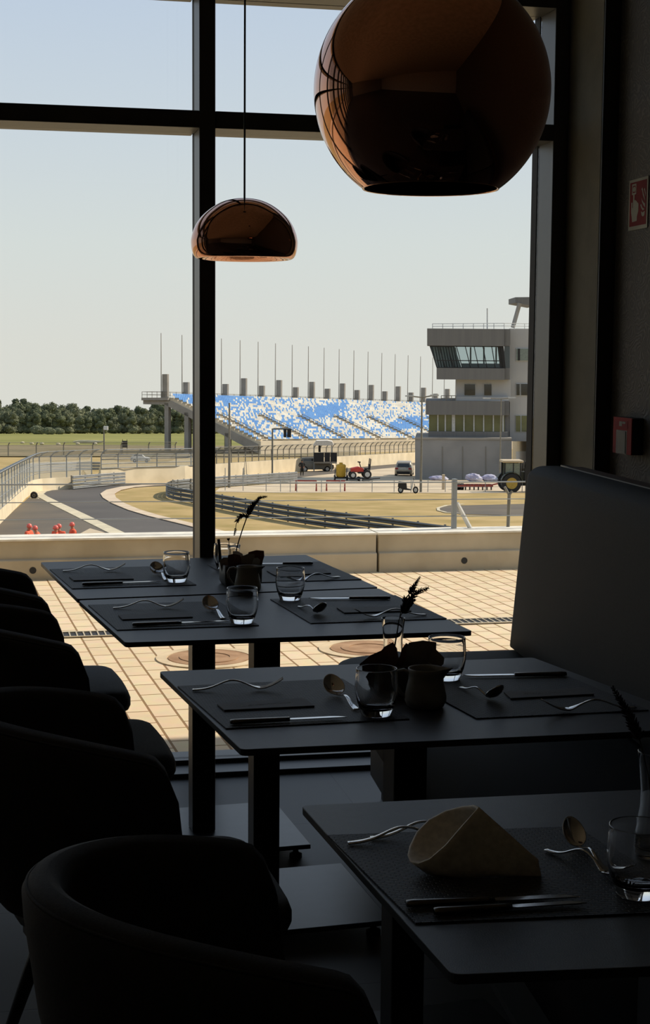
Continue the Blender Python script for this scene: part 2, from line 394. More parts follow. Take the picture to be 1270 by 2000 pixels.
# ---------------------------------------------------------------- chairs
def chair_proto():
    root = thing('tub_chair', 'x', 'chair', group='upholstered tub chairs along the tables')
    b, xa, xb = 0.232, 0.065, -0.30
    cl = []
    for k in range(65):
        th = radians(-96) + radians(192) * k / 64
        cl.append((xa - 0.322 * cos(th), b * sin(th)))
    pts = [V((x, y, 0)) for x, y in cl]
    ds = [0]
    for p, q in zip(pts, pts[1:]): ds.append(ds[-1] + (q - p).length)
    tot = ds[-1]
    secs = []
    for i, p in enumerate(pts):
        t = abs(ds[i] / tot * 2 - 1)
        h = 0.788 - 0.072 * t ** 2.0
        if t > 0.86: h -= 0.22 * (1 - sqrt(max(0, 1 - min(1, (t - 0.86) / 0.14) ** 2.6)))
        tg = (pts[min(i + 1, len(pts) - 1)] - pts[max(i - 1, 0)]).normalized()
        nr = V((-tg.y, tg.x, 0))
        prof = [(-0.085, 0.395), (-0.062, 0.405), (-0.030, 0.445), (-0.002, 0.53), (0.018, 0.62), (0.034, h - 0.05), (0.036, h - 0.018), (0.024, h - 0.003), (0.006, h + 0.002), (-0.008, h - 0.006), (-0.016, h - 0.022), (-0.020, h - 0.06), (-0.030, 0.61), (-0.042, 0.54), (-0.062, 0.47), (-0.085, 0.43), (-0.10, 0.405)]
        secs.append([p + nr * o + V((0, 0, min(z, h + 0.002))) for o, z in prof])
    sh = MB().loft(secs).build('shell', MT['fabric'], root, True)
    # rim piping seam
    ring = [pts[i] + V((0, 0, 0)) for i in range(len(pts))]
    seam = []
    for i, s in enumerate(secs): seam.append((s[7] + s[6]) / 2)
    MB().tube(seam, 0.0025, 5).build('piping', MT['fabric'], sh, True)
    # seat pan and cushion
    def outline(x0, x1, hw, n=40, e=0.45):
        out = []
        cx, a = (x0 + x1) / 2, (x1 - x0) / 2
        for k in range(n):
            th = 2 * pi * k / n; c, s_ = cos(th), sin(th)
            out.append((cx + a * abs(c) ** e * (1 if c > 0 else -1), hw * abs(s_) ** e * (1 if s_ > 0 else -1)))
        return out
    def pillow(o1, z0, z1, r):
        S = []
        for sc, z in ((-r * 1.2, z0), (-r * 0.3, z0 + 0.004), (0, z0 + r * 0.8), (0, z1 - r), (-r * 0.3, z1 - r * 0.3), (-r, z1), (-r * 3, z1 + 0.004)):
            a = []
            for x, y in o1:
                l = sqrt((x - 0.03) ** 2 + y * y); f = (l + sc) / l
                a.append(V((0.03 + (x - 0.03) * f, y * f, z)))
            S.append(a)
        return S
    def seat_outline(ins=0.0):
        out = []
        for k in range(13):
            th = radians(-80) + radians(160) * k / 12
            out.append((xa - (0.245 - ins) * cos(th), -(b - 0.045 - ins) * sin(th)))
        fr = [(0.085, -0.215), (0.11, -0.232), (0.16, -0.238), (0.23, -0.232)]
        for k in range(7):
            t = pi / 2 * k / 6; fr.append((0.255 + 0.055 * sin(t), -0.17 - 0.055 * cos(t)))
        fr += [(0.314, -0.09), (0.316, 0.0), (0.314, 0.09)]
        for k in range(7):
            t = pi / 2 * (6 - k) / 6; fr.append((0.255 + 0.055 * sin(t), 0.17 + 0.055 * cos(t)))
        fr += [(0.23, 0.232), (0.16, 0.238), (0.11, 0.232), (0.085, 0.215)]
        return out + [(x - ins * (x > 0.2), y * (1 - ins * 4)) for x, y in fr]
    MB().loft(pillow(seat_outline(), 0.375, 0.435, 0.022)).build('seat', MT['cushion'], root, True)
    MB().loft(pillow(seat_outline(0.02), 0.340, 0.378, 0.012)).build('seat_base', MT['fabric'], root, True)
    for sx, sy in ((1, 1), (1, -1), (-1, 1), (-1, -1)):
        MB().tube([(0.04 + sx * 0.12, sy * 0.12, 0.37), (0.03 + sx * 0.165, sy * 0.165, 0.2), (0.02 + sx * 0.215, sy * 0.215, 0.0)], [0.018, 0.015, 0.010], 12).build('leg', MT['chair_leg'], root, True)
    return root
ch = chair_proto()
CH = [(-0.080, 1.874, 16.0, 'nearest charcoal tub chair, seen from behind at bottom left, drawn up to the napkin table'),
      (-0.402, 2.805, 16.0, 'charcoal tub chair at the middle table, second nearest in the row'),
      (-0.712, 3.815, 16.0, 'charcoal tub chair third from the front in the row at left'),
      (-0.915, 4.53, 16.0, 'farthest charcoal tub chair of the row, close to the window')]
for i, (x, y, a, lb) in enumerate(CH):
    o = ch if i == 0 else copy_tree(ch)
    o.location = (x, y, 0); o.rotation_euler.z = radians(a); o['label'] = lb

# ---------------------------------------------------------------- banquette along the right wall
bq = thing('banquette', 'high-backed dark upholstered banquette along the right wall beside the tables', 'bench')
A0 = at_y(990, 1258, 5.02); A1 = at_y(1026, 908, 5.02)       # far lower / upper corner of the back pad
bq.location = (A0.x + 0.1, A0.y - 1.2, 0); bq.rotation_euler.z = WA
BD = -unit(WN + V((0.075, 0, 0)))                                                     # runs towards the camera along the wall
zs, zt = A0.z, A1.z
lean = A1 - V((A0.x, A0.y, A1.z))
def bk(u, v, t):        # u along, v 0..1 up, t thickness away from the diners
    p = A0 + BD * u + V((lean.x * v, lean.y * v * 0, (zt - zs) * v)) + WD * t
    return p
def backpad(u0, u1, name):
    secs = []
    N = 14
    for k in range(N + 1):
        v = k / N
        top = v
        r = 0.0
        secs.append([])
    mb = MB()
    prof = []
    for k in range(0, 9): prof.append((k / 10.0 * 1.04, 0.0))
    for k in range(1, 7):
        a = pi / 2 * k / 6; prof.append((0.94 + 0.06 * sin(a), 0.05 * (1 - cos(a))))
    prof += [(1.0, 0.10), (0.97, 0.12), (0.0, 0.12)]
    us = [u0, u0 + 0.006, u0 + 0.02, u0 + 0.05] + [u0 + (u1 - u0) * k / 6 for k in range(1, 6)] + [u1 - 0.05, u1 - 0.02, u1 - 0.006, u1]
    secs = []
    for u in us:
        e = min(u - u0, u1 - u); ins = 0.016 * (1 - min(1, e / 0.05)) ** 2
        secs.append([bk(u, v - (ins * 1.6 if v > 0.8 else 0), t + (ins if t < 0.05 else 0)) for v, t in prof])
    return MB().loft(secs).build(name, MT['back_pad'], bq, True)
backpad(0.0, 1.93, 'back_cushion'); backpad(1.945, 3.8, 'back_cushion')
mb = MB()
mb.loft([[bk(u, 0.0, 0.12), bk(u, 1.0, 0.12), bk(u, 1.0, 0.14), bk(u, 0.0, 0.14)] for u in (0.01, 3.8)])
mb.loft([[bk(u, -0.65, 0.12), bk(u, 0, 0.12), bk(u, 0, 0.14), bk(u, -0.65, 0.14)] for u in (0.01, 3.8)])
mb.build('back_panel', MT['oak'], bq)
mb = MB(); mb.loft([[bk(u, 1.0, 0.10), bk(u, 1.006, 0.10), bk(u, 1.006, 0.15), bk(u, 1.0, 0.15)] for u in (0.15, 3.8)]); mb.build('top_rail', MT['oak'], bq)
SWD = 0.60
def sq(u, q, z): p = A0 + BD * u - WD * q; return V((p.x, p.y, z))
# seat cushion with a rounded far corner
def seat_poly(inset):
    out = [(0.0 + inset, -0.02)]
    R = 0.16
    for k in range(9):
        a = pi / 2 * k / 8
        out.append((inset + R * (1 - sin(a)), SWD - R + R * cos(a) * 0 + R * (1 - cos(a)) * 0 + (R * sin(pi / 2 - a) * 0)))
    out = [(inset, -0.02)]
    for k in range(9):
        a = pi / 2 * k / 8
        out.append((inset + R * (1 - sin(a)) , SWD - inset - R + R * (1 - cos(a)) * 0 + R * sin(a) * 1.0)) if False else out.append((inset + R - R * cos(a), SWD - inset - R + R * sin(a)))
    out += [(3.8, SWD - inset), (3.8, -0.02)]
    return out
S = []
for ins, z in ((0.02, 0.365), (0.0, 0.38), (0.0, 0.44), (0.008, 0.452), (0.03, 0.458), (0.07, 0.46)):
    S.append([sq(u, q, z) for u, q in seat_poly(ins)])
MB().loft(S).build('seat_cushion', MT['seat_pad'], bq, True)
mb = MB(); mb.slab([sq(0.06, 0.0, 0), sq(0.06, SWD - 0.13, 0), sq(3.8, SWD - 0.13, 0), sq(3.8, 0, 0)], 0.07, 0.365); mb.build('base', MT['seat_pad'], bq)
mb = MB(); mb.slab([sq(0.10, 0.0, 0), sq(0.10, SWD - 0.16, 0), sq(3.8, SWD - 0.16, 0), sq(3.8, 0, 0)], 0.0, 0.07); mb.build('plinth', MT['dark_trim'], bq)

# ---------------------------------------------------------------- placemats
MZ = TT + 0.0025
def placemat(pts, label):
    mb = MB(); mb.slab([V((p.x, p.y, 0)) for p in pts], TT + 0.0002, MZ)
    o = mb.build('placemat', MT['mat'], None); d = pts[1] - pts[0]
    # turn the weave with the mat
    a = atan2(d.y, d.x); me = o.data; me.transform(M.Rotation(-a, 4, 'Z')); o.rotation_euler.z = a
    tag(o, label, 'placemat', 'woven placemats on the tables'); return o
mvec = P2(347, 1342) - P2(441.7, 1424.7)
def mat4(fl, fr, bv): return [fl, fr, fr + bv, fl + bv]
f1, f2 = P2(441.7, 1424.7), P2(800, 1406)
placemat(mat4(f1, f2, mvec), 'woven dark placemat under the lettered sleeve at the left of the middle table')
f1, f2 = P2(930.7, 1405), P2(1270, 1388.5); f2 = f1 + unit(f2 - f1) * 0.345
placemat(mat4(f1, f2, mvec), 'woven dark placemat at the banquette side of the middle table')
f1, f2 = P2(229, 1232), P2(506, 1222.7); bv = P2(172.5, 1183) - f1
placemat(mat4(f1, f2, bv), 'woven dark placemat at the front left of the joined far tables')
f1, f2 = P2(607, 1218.7), P2(873, 1209.5); bv = P2(528, 1171.5) - f1
placemat(mat4(f1, f2, bv), 'woven dark placemat at the front right of the joined far tables')
f1, f2 = P2(141, 1151), P2(383.6, 1143.5); bv = P2(97, 1113) - f1
placemat(mat4(f1, f2, bv), 'woven dark placemat at the back left, closest to the window mullion')
f1, f2 = P2(470, 1140), P2(706.5, 1132.8); bv = P2(624.6, 1098) - f2
placemat(mat4(f1, f2, bv), 'woven dark placemat at the back right, behind the jug of sachets')
f1 = P2(812, 1806); f2 = f1 + unit(P2(1270, 1786) - f1) * 0.36; bv = P2(640, 1634) - f1
placemat(mat4(f1, f2, bv), 'woven dark placemat on the nearest table, under the folded napkin')

# ---------------------------------------------------------------- paper sleeves
def sleeve(corners, label, word=True, flip=False):
    pts = [at_z(x, y, MZ + 0.004) for x, y in corners]        # far-left, far-right, near-right, near-left
    c = sum(pts, V((0, 0, 0))) / 4
    root = thing('paper_sleeve', label, 'napkin sleeve', (c.x, c.y, MZ), atan2(pts[1].y - pts[0].y, pts[1].x - pts[0].x), 'dark paper cutlery sleeves')
    MB().hexa([V((p.x, p.y, MZ + 0.0002)) for p in pts], [V((p.x, p.y, MZ + 0.0035)) for p in pts]).build('pouch', MT['sleeve'], root, bevel=0.001)
    if word:
        cu = bpy.data.curves.new('lettering', 'FONT'); cu.body = 'Levendula'; cu.size = 0.026; cu.shear = 0.35
        cu.align_x = 'CENTER'; cu.align_y = 'CENTER'; cu.extrude = 0.00005
        t = bpy.data.objects.new('tmp', cu); COL.objects.link(t)
        me = bpy.data.meshes.new_from_object(t.evaluated_get(bpy.context.evaluated_depsgraph_get()))
        bpy.data.objects.remove(t)
        o = bpy.data.objects.new('lettering', me); COL.objects.link(o); o.parent = root; me.materials.append(MT['ink'])
        o.location = (0, 0, 0.0036); o.rotation_euler.z = pi if flip else 0; o.scale = (1, 0.75, 1)
        o['label'] = 'faint grey script lettering'
    return root
sleeve([(423.8, 1374), (593.8, 1362), (615, 1377.5), (438.4, 1386)], 'dark paper sleeve with script lettering, left place of the middle table')
sleeve([(984, 1350), (1141, 1343), (1161, 1354.5), (998, 1363)], 'dark paper sleeve with upside-down lettering, banquette side of the middle table', True, True)
sleeve([(231, 1200), (371, 1194), (377, 1204), (239, 1209)], 'dark paper sleeve at the front left place of the joined far tables', False)
sleeve([(657.6, 1186), (789, 1182.5), (804, 1192), (673, 1196)], 'dark paper sleeve at the front right place of the joined far tables', False)
sleeve([(134.8, 1125.8), (254, 1122), (261.6, 1129.8), (143.9, 1133)], 'dark paper sleeve at the back left place, nearest the mullion', False)
sleeve([(521, 1114), (634, 1111), (647, 1118.6), (537, 1123)], 'dark paper sleeve at the back right place, behind the tumbler', False)

# ---------------------------------------------------------------- cutlery
def ribbon(mb, rows):
    # rows: (x, y, z, half width, half thickness)
    S = []
    for x, y, z, w, t in rows:
        S.append([V((x, y - w, z)), V((x, y - w * 0.6, z - t)), V((x, y + w * 0.6, z - t)), V((x, y + w, z)), V((x, y + w * 0.6, z + t)), V((x, y - w * 0.6, z + t))])
    mb.loft(S); return mb
def fork_proto():
    root = thing('fork', 'x', 'fork', group='steel forks')
    zf = lambda x: 0.0025 + 0.019 * math.exp(-((x - 0.088) / 0.042) ** 2) + (0.0 if x < 0.140 else 0.024 * ((x - 0.140) / 0.06) ** 1.6)
    wf = lambda x: 0.0066 if x < 0.02 else (0.0062 - 0.0034 * min(1, (x - 0.02) / 0.07) if x < 0.11 else 0.0028 + 0.0094 * min(1, max(0, (x - 0.112) / 0.026)) ** 1.3)
    mb = MB(); ribbon(mb, [(0.148 * k / 30, 0, zf(0.148 * k / 30), wf(0.148 * k / 30), 0.0015) for k in range(31)]); mb.build('handle', MT['steel'], root, True)
    mb = MB()
    for q in range(4):
        y = -0.0096 + 0.0064 * q
        ribbon(mb, [(0.143 + 0.055 * k / 10, y * (1 + 0.0 * k), zf(0.143 + 0.055 * k / 10), 0.0022 - 0.0011 * k / 10, 0.0012) for k in range(11)])
    mb.build('tines', MT['steel'], root, True)
    return root
def knife_proto():
    root = thing('table_knife', 'x', 'knife', group='steel table knives')
    mb = MB(); S = []
    for k in range(13):
        x = 0.112 * k / 12; w = 0.0088 - 0.0022 * (k / 12); t = 0.0048 - 0.0008 * (k / 12)
        if k == 0: w *= 0.8; t *= 0.8
        S.append([V((x, w * cos(a) * (1 if True else 0), 0.005 + t * sin(a))) for a in [2 * pi * q / 10 for q in range(10)]])
    mb.loft(S); mb.build('handle', MT['knife_handle'], root, True)
    mb = MB(); S = []
    for k in range(15):
        u = k / 14; x = 0.110 + 0.112 * u
        w1 = -0.0068 + 0.002 * (u > 0.9) * (u - 0.9) * 10; w0 = 0.0085 if u < 0.7 else 0.0085 - 0.0145 * ((u - 0.7) / 0.3) ** 2
        if k == 0: w0, w1 = 0.005, -0.005
        S.append([V((x, w1, 0.0040)), V((x, w0, 0.0040)), V((x, w0, 0.0044)), V((x, w0 * .8 + w1 * .2, 0.0054)), V((x, w1, 0.0056))])
    mb.loft(S); mb.build('blade', MT['steel'], root, False)
    return root
def spoon_proto():
    root = thing('dessert_spoon', 'x', 'spoon', group='steel dessert spoons')
    zf = lambda x: 0.003 + 0.011 * math.exp(-((x - 0.058) / 0.028) ** 2)
    wf = lambda x: 0.0062 - 0.0038 * min(1, x / 0.06)
    mb = MB(); ribbon(mb, [(0.108 * k / 24, 0, zf(0.108 * k / 24), wf(0.108 * k / 24), 0.0013) for k in range(25)]); mb.build('handle', MT['steel'], root, True)
    mb = MB(); CA, SA = cos(radians(38)), sin(radians(38))
    def pt(u, v, off):
        a = 2 * pi * v
        l = 0.025 + 0.025 * u * cos(a); y = 0.0170 * u * sin(a) * (1 - 0.12 * cos(a)); d = -0.009 * (1 - u * u) + off
        return V((0.104 + l * CA - d * SA, y, 0.004 + l * SA + d * CA))
    n = 28
    S = [[pt(u, k / n, 0.0009) for k in range(n)] for u in (0.02, 0.25, 0.5, 0.75, 0.92, 1.0)]
    S += [[pt(u, k / n, -0.0009) for k in range(n)] for u in (1.0, 0.92, 0.75, 0.5, 0.25, 0.02)]
    mb.loft(S); mb.build('bowl', MT['steel'], root, True)
    return root
PROTO = {}
def lay(kind, L0, a, b, label, z=MZ, group=None, roll=0, sc=None, tipz=0):
    A = at_z(a[0], a[1], z + 0.003); B = at_z(b[0], b[1], z + tipz)
    if kind not in PROTO:
        PROTO[kind] = {'f': fork_proto, 'k': knife_proto, 's': spoon_proto}[kind](); o = PROTO[kind]
    else: o = copy_tree(PROTO[kind])
    d = B - A; ln = sqrt(d.x ** 2 + d.y ** 2)
    o.location = (A.x, A.y, z); o.rotation_euler = (roll, 0, atan2(d.y, d.x))
    s = max(0.8, min(1.25, ln / L0)); o.scale = (s, s if sc is None else sc, 1)
    o['label'] = label
    return o
FL, KL, SL = 0.198, 0.222, 0.143
lay('f', FL, (376, 1347), (553, 1325), 'steel fork at the left place of the middle table', tipz=0.024)
lay('f', FL, (1242, 1381), (1061, 1369), 'steel fork on the banquette side of the middle table, tines towards the jug', tipz=0.024)
lay('f', FL, (221, 1187), (359, 1170), 'steel fork at the front left place of the joined far tables', tipz=0.024)
lay('f', FL, (832, 1200), (694.5, 1191), 'steel fork at the front right place, beside the lavender vase', tipz=0.024)
lay('f', FL, (123, 1115), (245, 1101), 'steel fork at the back left place, farthest left of the forks', tipz=0.024)
lay('f', FL, (662, 1126), (561, 1126), 'steel fork at the back right place, seen partly through a tumbler', tipz=0.024)
lay('f', FL, (680, 1646), (922, 1637), 'longer steel fork tucked under the napkin on the nearest table')
lay('f', FL * 0.95, (724, 1636), (940, 1626), 'second steel fork crossing behind the first under the napkin')
lay('k', KL, (450, 1412), (677, 1404), 'steel knife in front of the lettered sleeve, left of the middle table')
lay('k', KL, (1106, 1317.5), (906, 1324), 'steel knife at the far edge of the banquette-side mat')
lay('k', KL, (259, 1221), (446, 1216), 'steel knife at the front left place of the joined far tables')
lay('k', KL, (762, 1168.5), (604, 1172), 'steel knife at the front right place of the joined far tables')
lay('k', KL, (161, 1142), (315, 1138), 'steel knife at the back left place nearest the mullion')
lay('k', KL, (611, 1101), (495, 1104), 'steel knife at the back right place, behind the jug of sachets')
lay('k', KL, (794, 1768), (1130, 1756), 'farther of the two knives in front of the napkin')
lay('k', KL * 0.95, (848, 1783), (1130, 1769), 'nearer of the two knives in front of the napkin')
lay('s', SL, (698, 1386), (640, 1335), 'steel dessert spoon left of the tumbler on the middle table', tipz=0.012)
lay('s', SL, (900, 1342), (978, 1361), 'steel dessert spoon by the jug, its bowl towards the banquette', tipz=0.012)
lay('s', SL, (437, 1208), (396, 1172), 'steel dessert spoon left of the front tumbler on the joined far tables', tipz=0.012)
lay('s', SL, (584, 1184), (632, 1194), 'steel dessert spoon in front of the right-hand tumbler on the joined far tables', tipz=0.012)
lay('s', SL, (326, 1133), (294, 1105), 'steel dessert spoon at the back left place, beside the farthest tumbler', tipz=0.012)
lay('s', SL, (1184, 1700), (1112, 1622), 'steel dessert spoon right of the napkin, bowl towards the window', tipz=0.015)
lay('f', FL * 0.8, (1068, 1659), (1180, 1708), 'small steel fork crossing the spoon right of the napkin')

# ---------------------------------------------------------------- tumblers
def tumbler_proto():
    prof = [(0.0, 0.0), (0.0265, 0.0), (0.0285, 0.0015), (0.0305, 0.008), (0.0365, 0.024), (0.0402, 0.042), (0.0405, 0.055), (0.0388, 0.080)] + [(0.0374 + 0.0011 * cos(a), 0.0874 + 0.0013 * sin(a)) for a in [pi * k / 8 for k in range(9)]] + [
            (0.0372, 0.078), (0.0388, 0.055), (0.0384, 0.043), (0.0345, 0.026), (0.028, 0.016), (0.018, 0.0125), (0.0, 0.0115)]
    o = MB().lathe(prof, 64).build('tumbler', MT['glass'], None, True); o.location = (0, 0, 0); return o
tb = tumbler_proto()
TB = [(735, 1396, 'clear glass tumbler standing left of the jug on the middle table', 1),
      (872, 1326, 'clear glass tumbler half hidden behind the jug on the middle table', 1),
      (473, 1216, 'clear glass tumbler in front of the jug on the joined far tables', 1),
      (567, 1171, 'clear glass tumbler right of the jug on the joined far tables', 1),
      (345, 1136, 'clear glass tumbler at the back left place, in front of the mullion', 1),
      (440, 1110, 'clear glass tumbler behind the sachets on the farthest table', 0.9),
      (1247, 1746, 'clear glass tumbler at the right edge, on the nearest table', 1.0)]
for i, (x, y, lb, s) in enumerate(TB):
    o = tb if i == 0 else tb.copy()
    if i: COL.objects.link(o)
    q = at_z(x, y, MZ); o.location = (q.x, q.y, MZ if i not in (5,) else TT + 0.0003); o.scale = (s, s, s)
    tag(o, lb, 'glass', 'glass tumblers')

# ---------------------------------------------------------------- jugs and sachet pots
def jug_proto():
    root = thing('jug', 'x', 'jug', group='stoneware jugs')
    prof = [(0.0, 0.0), (0.034, 0.0), (0.039, 0.004), (0.0435, 0.016), (0.0435, 0.026), (0.040, 0.045), (0.0360, 0.064), (0.0358, 0.080), (0.0372, 0.0885), (0.0362, 0.090), (0.0335, 0.088), (0.032, 0.078), (0.0335, 0.060), (0.038, 0.036), (0.036, 0.012), (0.0, 0.008)]
    mb = MB().lathe(prof, 48)
    for v in mb.bm.verts:                         # pull the lip out into a spout
        k = max(0, (v.co.z - 0.068) / 0.022)
        if k > 0 and v.co.x > 0.02:
            a = max(0, 1 - abs(v.co.y) / 0.018)
            v.co.x += 0.020 * k * a; v.co.z += 0.000 * k * a
    mb.build('body', MT['ceramic'], root, True)
    pts = [(-0.034, 0, 0.078), (-0.046, 0, 0.085), (-0.059, 0, 0.082), (-0.065, 0, 0.068), (-0.062, 0, 0.050), (-0.052, 0, 0.032), (-0.040, 0, 0.020)]
    MB().tube(pts, [0.006, 0.0055, 0.005, 0.005, 0.005, 0.0055, 0.006], 10, flat=0.7).build('handle', MT['ceramic'], root, True)
    return root
jg = jug_proto(); q = at_z(831, 1380, TT); jg.location = (q.x, q.y, TT + 0.0002); jg.scale = (0.92, 0.92, 0.84); jg['label'] = 'stoneware milk jug on the middle table, handle to the left'
j2 = copy_tree(jg); q = at_z(484, 1156, TT); j2.location = (q.x, q.y, TT + 0.0002); j2['label'] = 'stoneware milk jug on the joined far tables, in front of the sachet pot'; j2.scale = (0.87, 0.87, 0.82)
def pot_proto():
    root = thing('sachet_pot', 'x', 'pot', group='square sachet pots')
    mb = MB()
    o = rounded([V((-0.055, -0.045, 0)), V((0.055, -0.045, 0)), V((0.055, 0.045, 0)), V((-0.055, 0.045, 0))], 0.012)
    def ring(k, z): return [V((p.x * k, p.y * k, z)) for p in o]
    mb.loft([ring(0.92, 0), ring(1.0, 0.01), ring(1.03, 0.06), ring(1.0, 0.0615), ring(0.95, 0.058), ring(0.93, 0.008)])
    mb.build('body', MT['pot'], root, True); return root
pt = pot_proto(); q = at_z(775, 1356, TT); PA = V((q.x + 0.005, q.y + 0.02, TT + 0.0002)); pt.location = PA; pt.rotation_euler.z = 0.3; pt['label'] = 'black square pot of sachets behind the jug on the middle table'
p2 = copy_tree(pt); q = at_z(468, 1146, TT); PB = V((q.x, q.y + 0.05, TT + 0.0002)); p2.location = PB; p2['label'] = 'black square pot of sachets behind the jug on the joined far tables'
def sachet(loc, w, h, rx, rz, m, label, group, ry=0.0):
    root = MB()
    n = 6; S = []
    for k in range(n + 1):
        v = k / n; t = 0.0004 + 0.0022 * sin(pi * v); wv = w * (1 + 0.02 * ((k * 7) % 3 - 1))
        yb = 0.003 * sin(pi * v * 2); wv *= 1 + 0.10 * (v > .7) * sin(k * 5.1 + h * 90)
        e_ = (v ** 3) * w * .16 * sin(h * 700); S.append([V((-wv / 2, yb - .004 * v, h * v + e_)), V((0, yb - t, h * v + (v > .9) * .004)), V((wv / 2, yb + .003 * v, h * v - e_)), V((0, yb + t, h * v + (v > .9) * .004))])
    root.loft(S)
    o = root.build('sachet', m, None); o.location = loc; o.rotation_euler = (rx, ry, rz); tag(o, label, 'sachet', group); return o
ga, gb = 'sachets in the pot on the middle table', 'sachets in the pot on the joined far tables'
PZ = TT + 0.016
for (dx, dy, w, h, rx, rz, ry, m, lb) in [
    (-0.026, -0.010, 0.060, 0.088, 0.25, 0.3, -0.55, 'sachet_brown', 'brown sachet leaning out to the left of the middle pot'),
    (0.008, 0.012, 0.055, 0.085, 0.1, 0.2, 0.35, 'sachet_brown', 'brown sachet in the centre of the middle pot'),
    (-0.010, 0.026, 0.050, 0.080, -0.15, 0.5, -0.2, 'sachet_brown', 'brown sachet at the back of the middle pot'),
    (0.022, -0.012, 0.020, 0.085, 0.1, 0.2, 0.45, 'sachet_grey', 'narrow grey sachet stick between the brown ones and the jug'),
    (0.028, 0.004, 0.060, 0.100, 0.05, 0.35, 0.22, 'sachet_grey', 'wide grey paper packet standing behind the jug'),
    (0.034, 0.016, 0.055, 0.088, 0.05, 0.1, 0.52, 'sachet_grey', 'grey paper packet leaning right over the jug spout')]:
    sachet(PA + V((dx, dy, PZ - TT)), w, h * .86, rx, rz, MT[m], lb, ga, ry)
for (dx, dy, w, h, rx, rz, ry, m, lb) in [
    (-0.034, -0.008, 0.030, 0.085, 0.1, 0.2, -0.25, 'sachet_grey', 'grey sachet at the left of the far pot'),
    (-0.014, -0.012, 0.040, 0.098, 0.08, 0.3, -0.08, 'sachet_brown', 'brown sachet left of centre in the far pot'),
    (0.010, 0.002, 0.042, 0.095, 0.05, 0.1, 0.15, 'sachet_grey', 'grey sachet right of centre in the far pot'),
    (0.030, -0.006, 0.024, 0.085, 0.1, 0.2, 0.3, 'sachet_white', 'white sachet stick at the right of the far pot'),
    (0.036, 0.012, 0.045, 0.108, 0.0, 0.1, 0.12, 'sachet_brown', 'tall brown sachet at the right end of the far pot'),
    (-0.008, 0.026, 0.030, 0.100, 0.0, 0.1, -0.02, 'sachet_white', 'white sachet standing at the back of the far pot')]:
    sachet(PB + V((dx, dy, PZ - TT)), w, h * .74, rx, rz, MT[m], lb, gb, ry)

# ---------------------------------------------------------------- bud vases and lavender
def vase_proto():
    prof = [(0.0, 0.0), (0.024, 0.0), (0.0265, 0.003), (0.0275, 0.016), (0.0262, 0.032), (0.0205, 0.060), (0.0200, 0.078), (0.0225, 0.105)] + [(0.0242 + 0.0009 * cos(a), 0.1242 + 0.0011 * sin(a)) for a in [pi * k / 8 for k in range(9)]] + [
            (0.0208, 0.104), (0.0183, 0.078), (0.0188, 0.060), (0.0242, 0.033), (0.0250, 0.018), (0.020, 0.0125), (0.0, 0.0115)]
    o = MB().lathe(prof, 56).build('bud_vase', MT['glass'], None, True); o.location = (0, 0, 0); return o
vs = vase_proto()
VP_ = [(767, 1322, 1.0, 'waisted glass bud vase with two lavender sprigs on the middle table'),
       (457, 1128, 0.80, 'small glass bud vase behind the sachets on the joined far tables'),
       (1279, 1676, 1.05, 'waisted glass bud vase cut by the right edge, on the nearest table')]
VB = []
for i, (x, y, s, lb) in enumerate(VP_):
    o = vs if i == 0 else vs.copy()
    if i: COL.objects.link(o)
    q = at_z(x, y, TT); o.location = (q.x, q.y, TT + 0.0002); o.scale = (s, s, s * (1.12 if i == 2 else 1)); VB.append(V(o.location)); tag(o, lb, 'vase', 'glass bud vases')
def sprig(path, f0, label, group, rad=0.0085, seed=1, floretn=16, kinks=()):
    """path: points from foot to tip; blooms cover the last part from fraction f0"""
    rnd = random.Random(seed)
    root = thing('lavender_sprig', label, 'flower', path[0], 0, group)
    P = [V(p) for p in path]
    # resample
    segs = [(b - a).length for a, b in zip(P, P[1:])]; tot = sum(segs)
    def ev(t):
        d = t * tot
        for a, b, l in zip(P, P[1:], segs):
            if d <= l or b is P[-1]: return a.lerp(b, min(1, d / l))
            d -= l
    MB().tube([ev(k / 24) for k in range(25)], 0.0010, 6).build('stem', MT['stem'], root, True)
    mb = MB()
    for k in range(floretn):
        u = k / (floretn - 1); t = f0 + (1 - f0) * u; c = ev(t); d = (ev(min(1, t + 0.02)) - ev(t - 0.02)).normalized()
        if any(abs(t - a) < b for a, b in kinks): continue
        r = rad * (1.0 - 0.65 * u ** 1.5)
        for q in range(6):
            a = 2 * pi * q / 6 + k * 0.9; o1 = d.orthogonal().normalized(); o2 = d.cross(o1)
            w = (o1 * cos(a) + o2 * sin(a)); tip = c + w * r * rnd.uniform(0.75, 1.15) + d * r * rnd.uniform(0.7, 1.3)
            mb.tube([c, (c + tip) / 2 + w * r * 0.08, tip], [r * 0.14, r * 0.20, r * 0.08], 5)
    mb.build('bloom', MT['flower'], root, True)
    return root
def spx(px, Y): return [tuple(at_y(x, y, Y)) for x, y in px]
v0 = VB[0]
sprig([(v0.x - 0.006, v0.y, TT + 0.014)] + spx([(772, 1262), (781, 1205), (797, 1180), (812, 1158), (835, 1149)], v0.y), 0.62, 'lavender sprig bending right out of the vase on the middle table', 'dried lavender', 0.011, 2, 18)
sprig([(v0.x - 0.010, v0.y + 0.004, TT + 0.014)] + spx([(770, 1265), (784, 1190), (793, 1170), (807, 1148), (820, 1128)], v0.y + 0.006), 0.70, 'upright lavender sprig in the vase on the middle table', 'dried lavender', 0.008, 3, 18, ((0.77, 0.02),))
v1 = VB[1]
sprig([(v1.x, v1.y, TT + 0.012)] + spx([(458, 1090), (466, 1060), (474, 1035), (483, 1010), (490, 992), (500, 980), (508, 972), (520, 970)], v1.y), 0.69, 'tall lavender sprig leaning right behind the far sachets', 'dried lavender', 0.010, 4, 18)
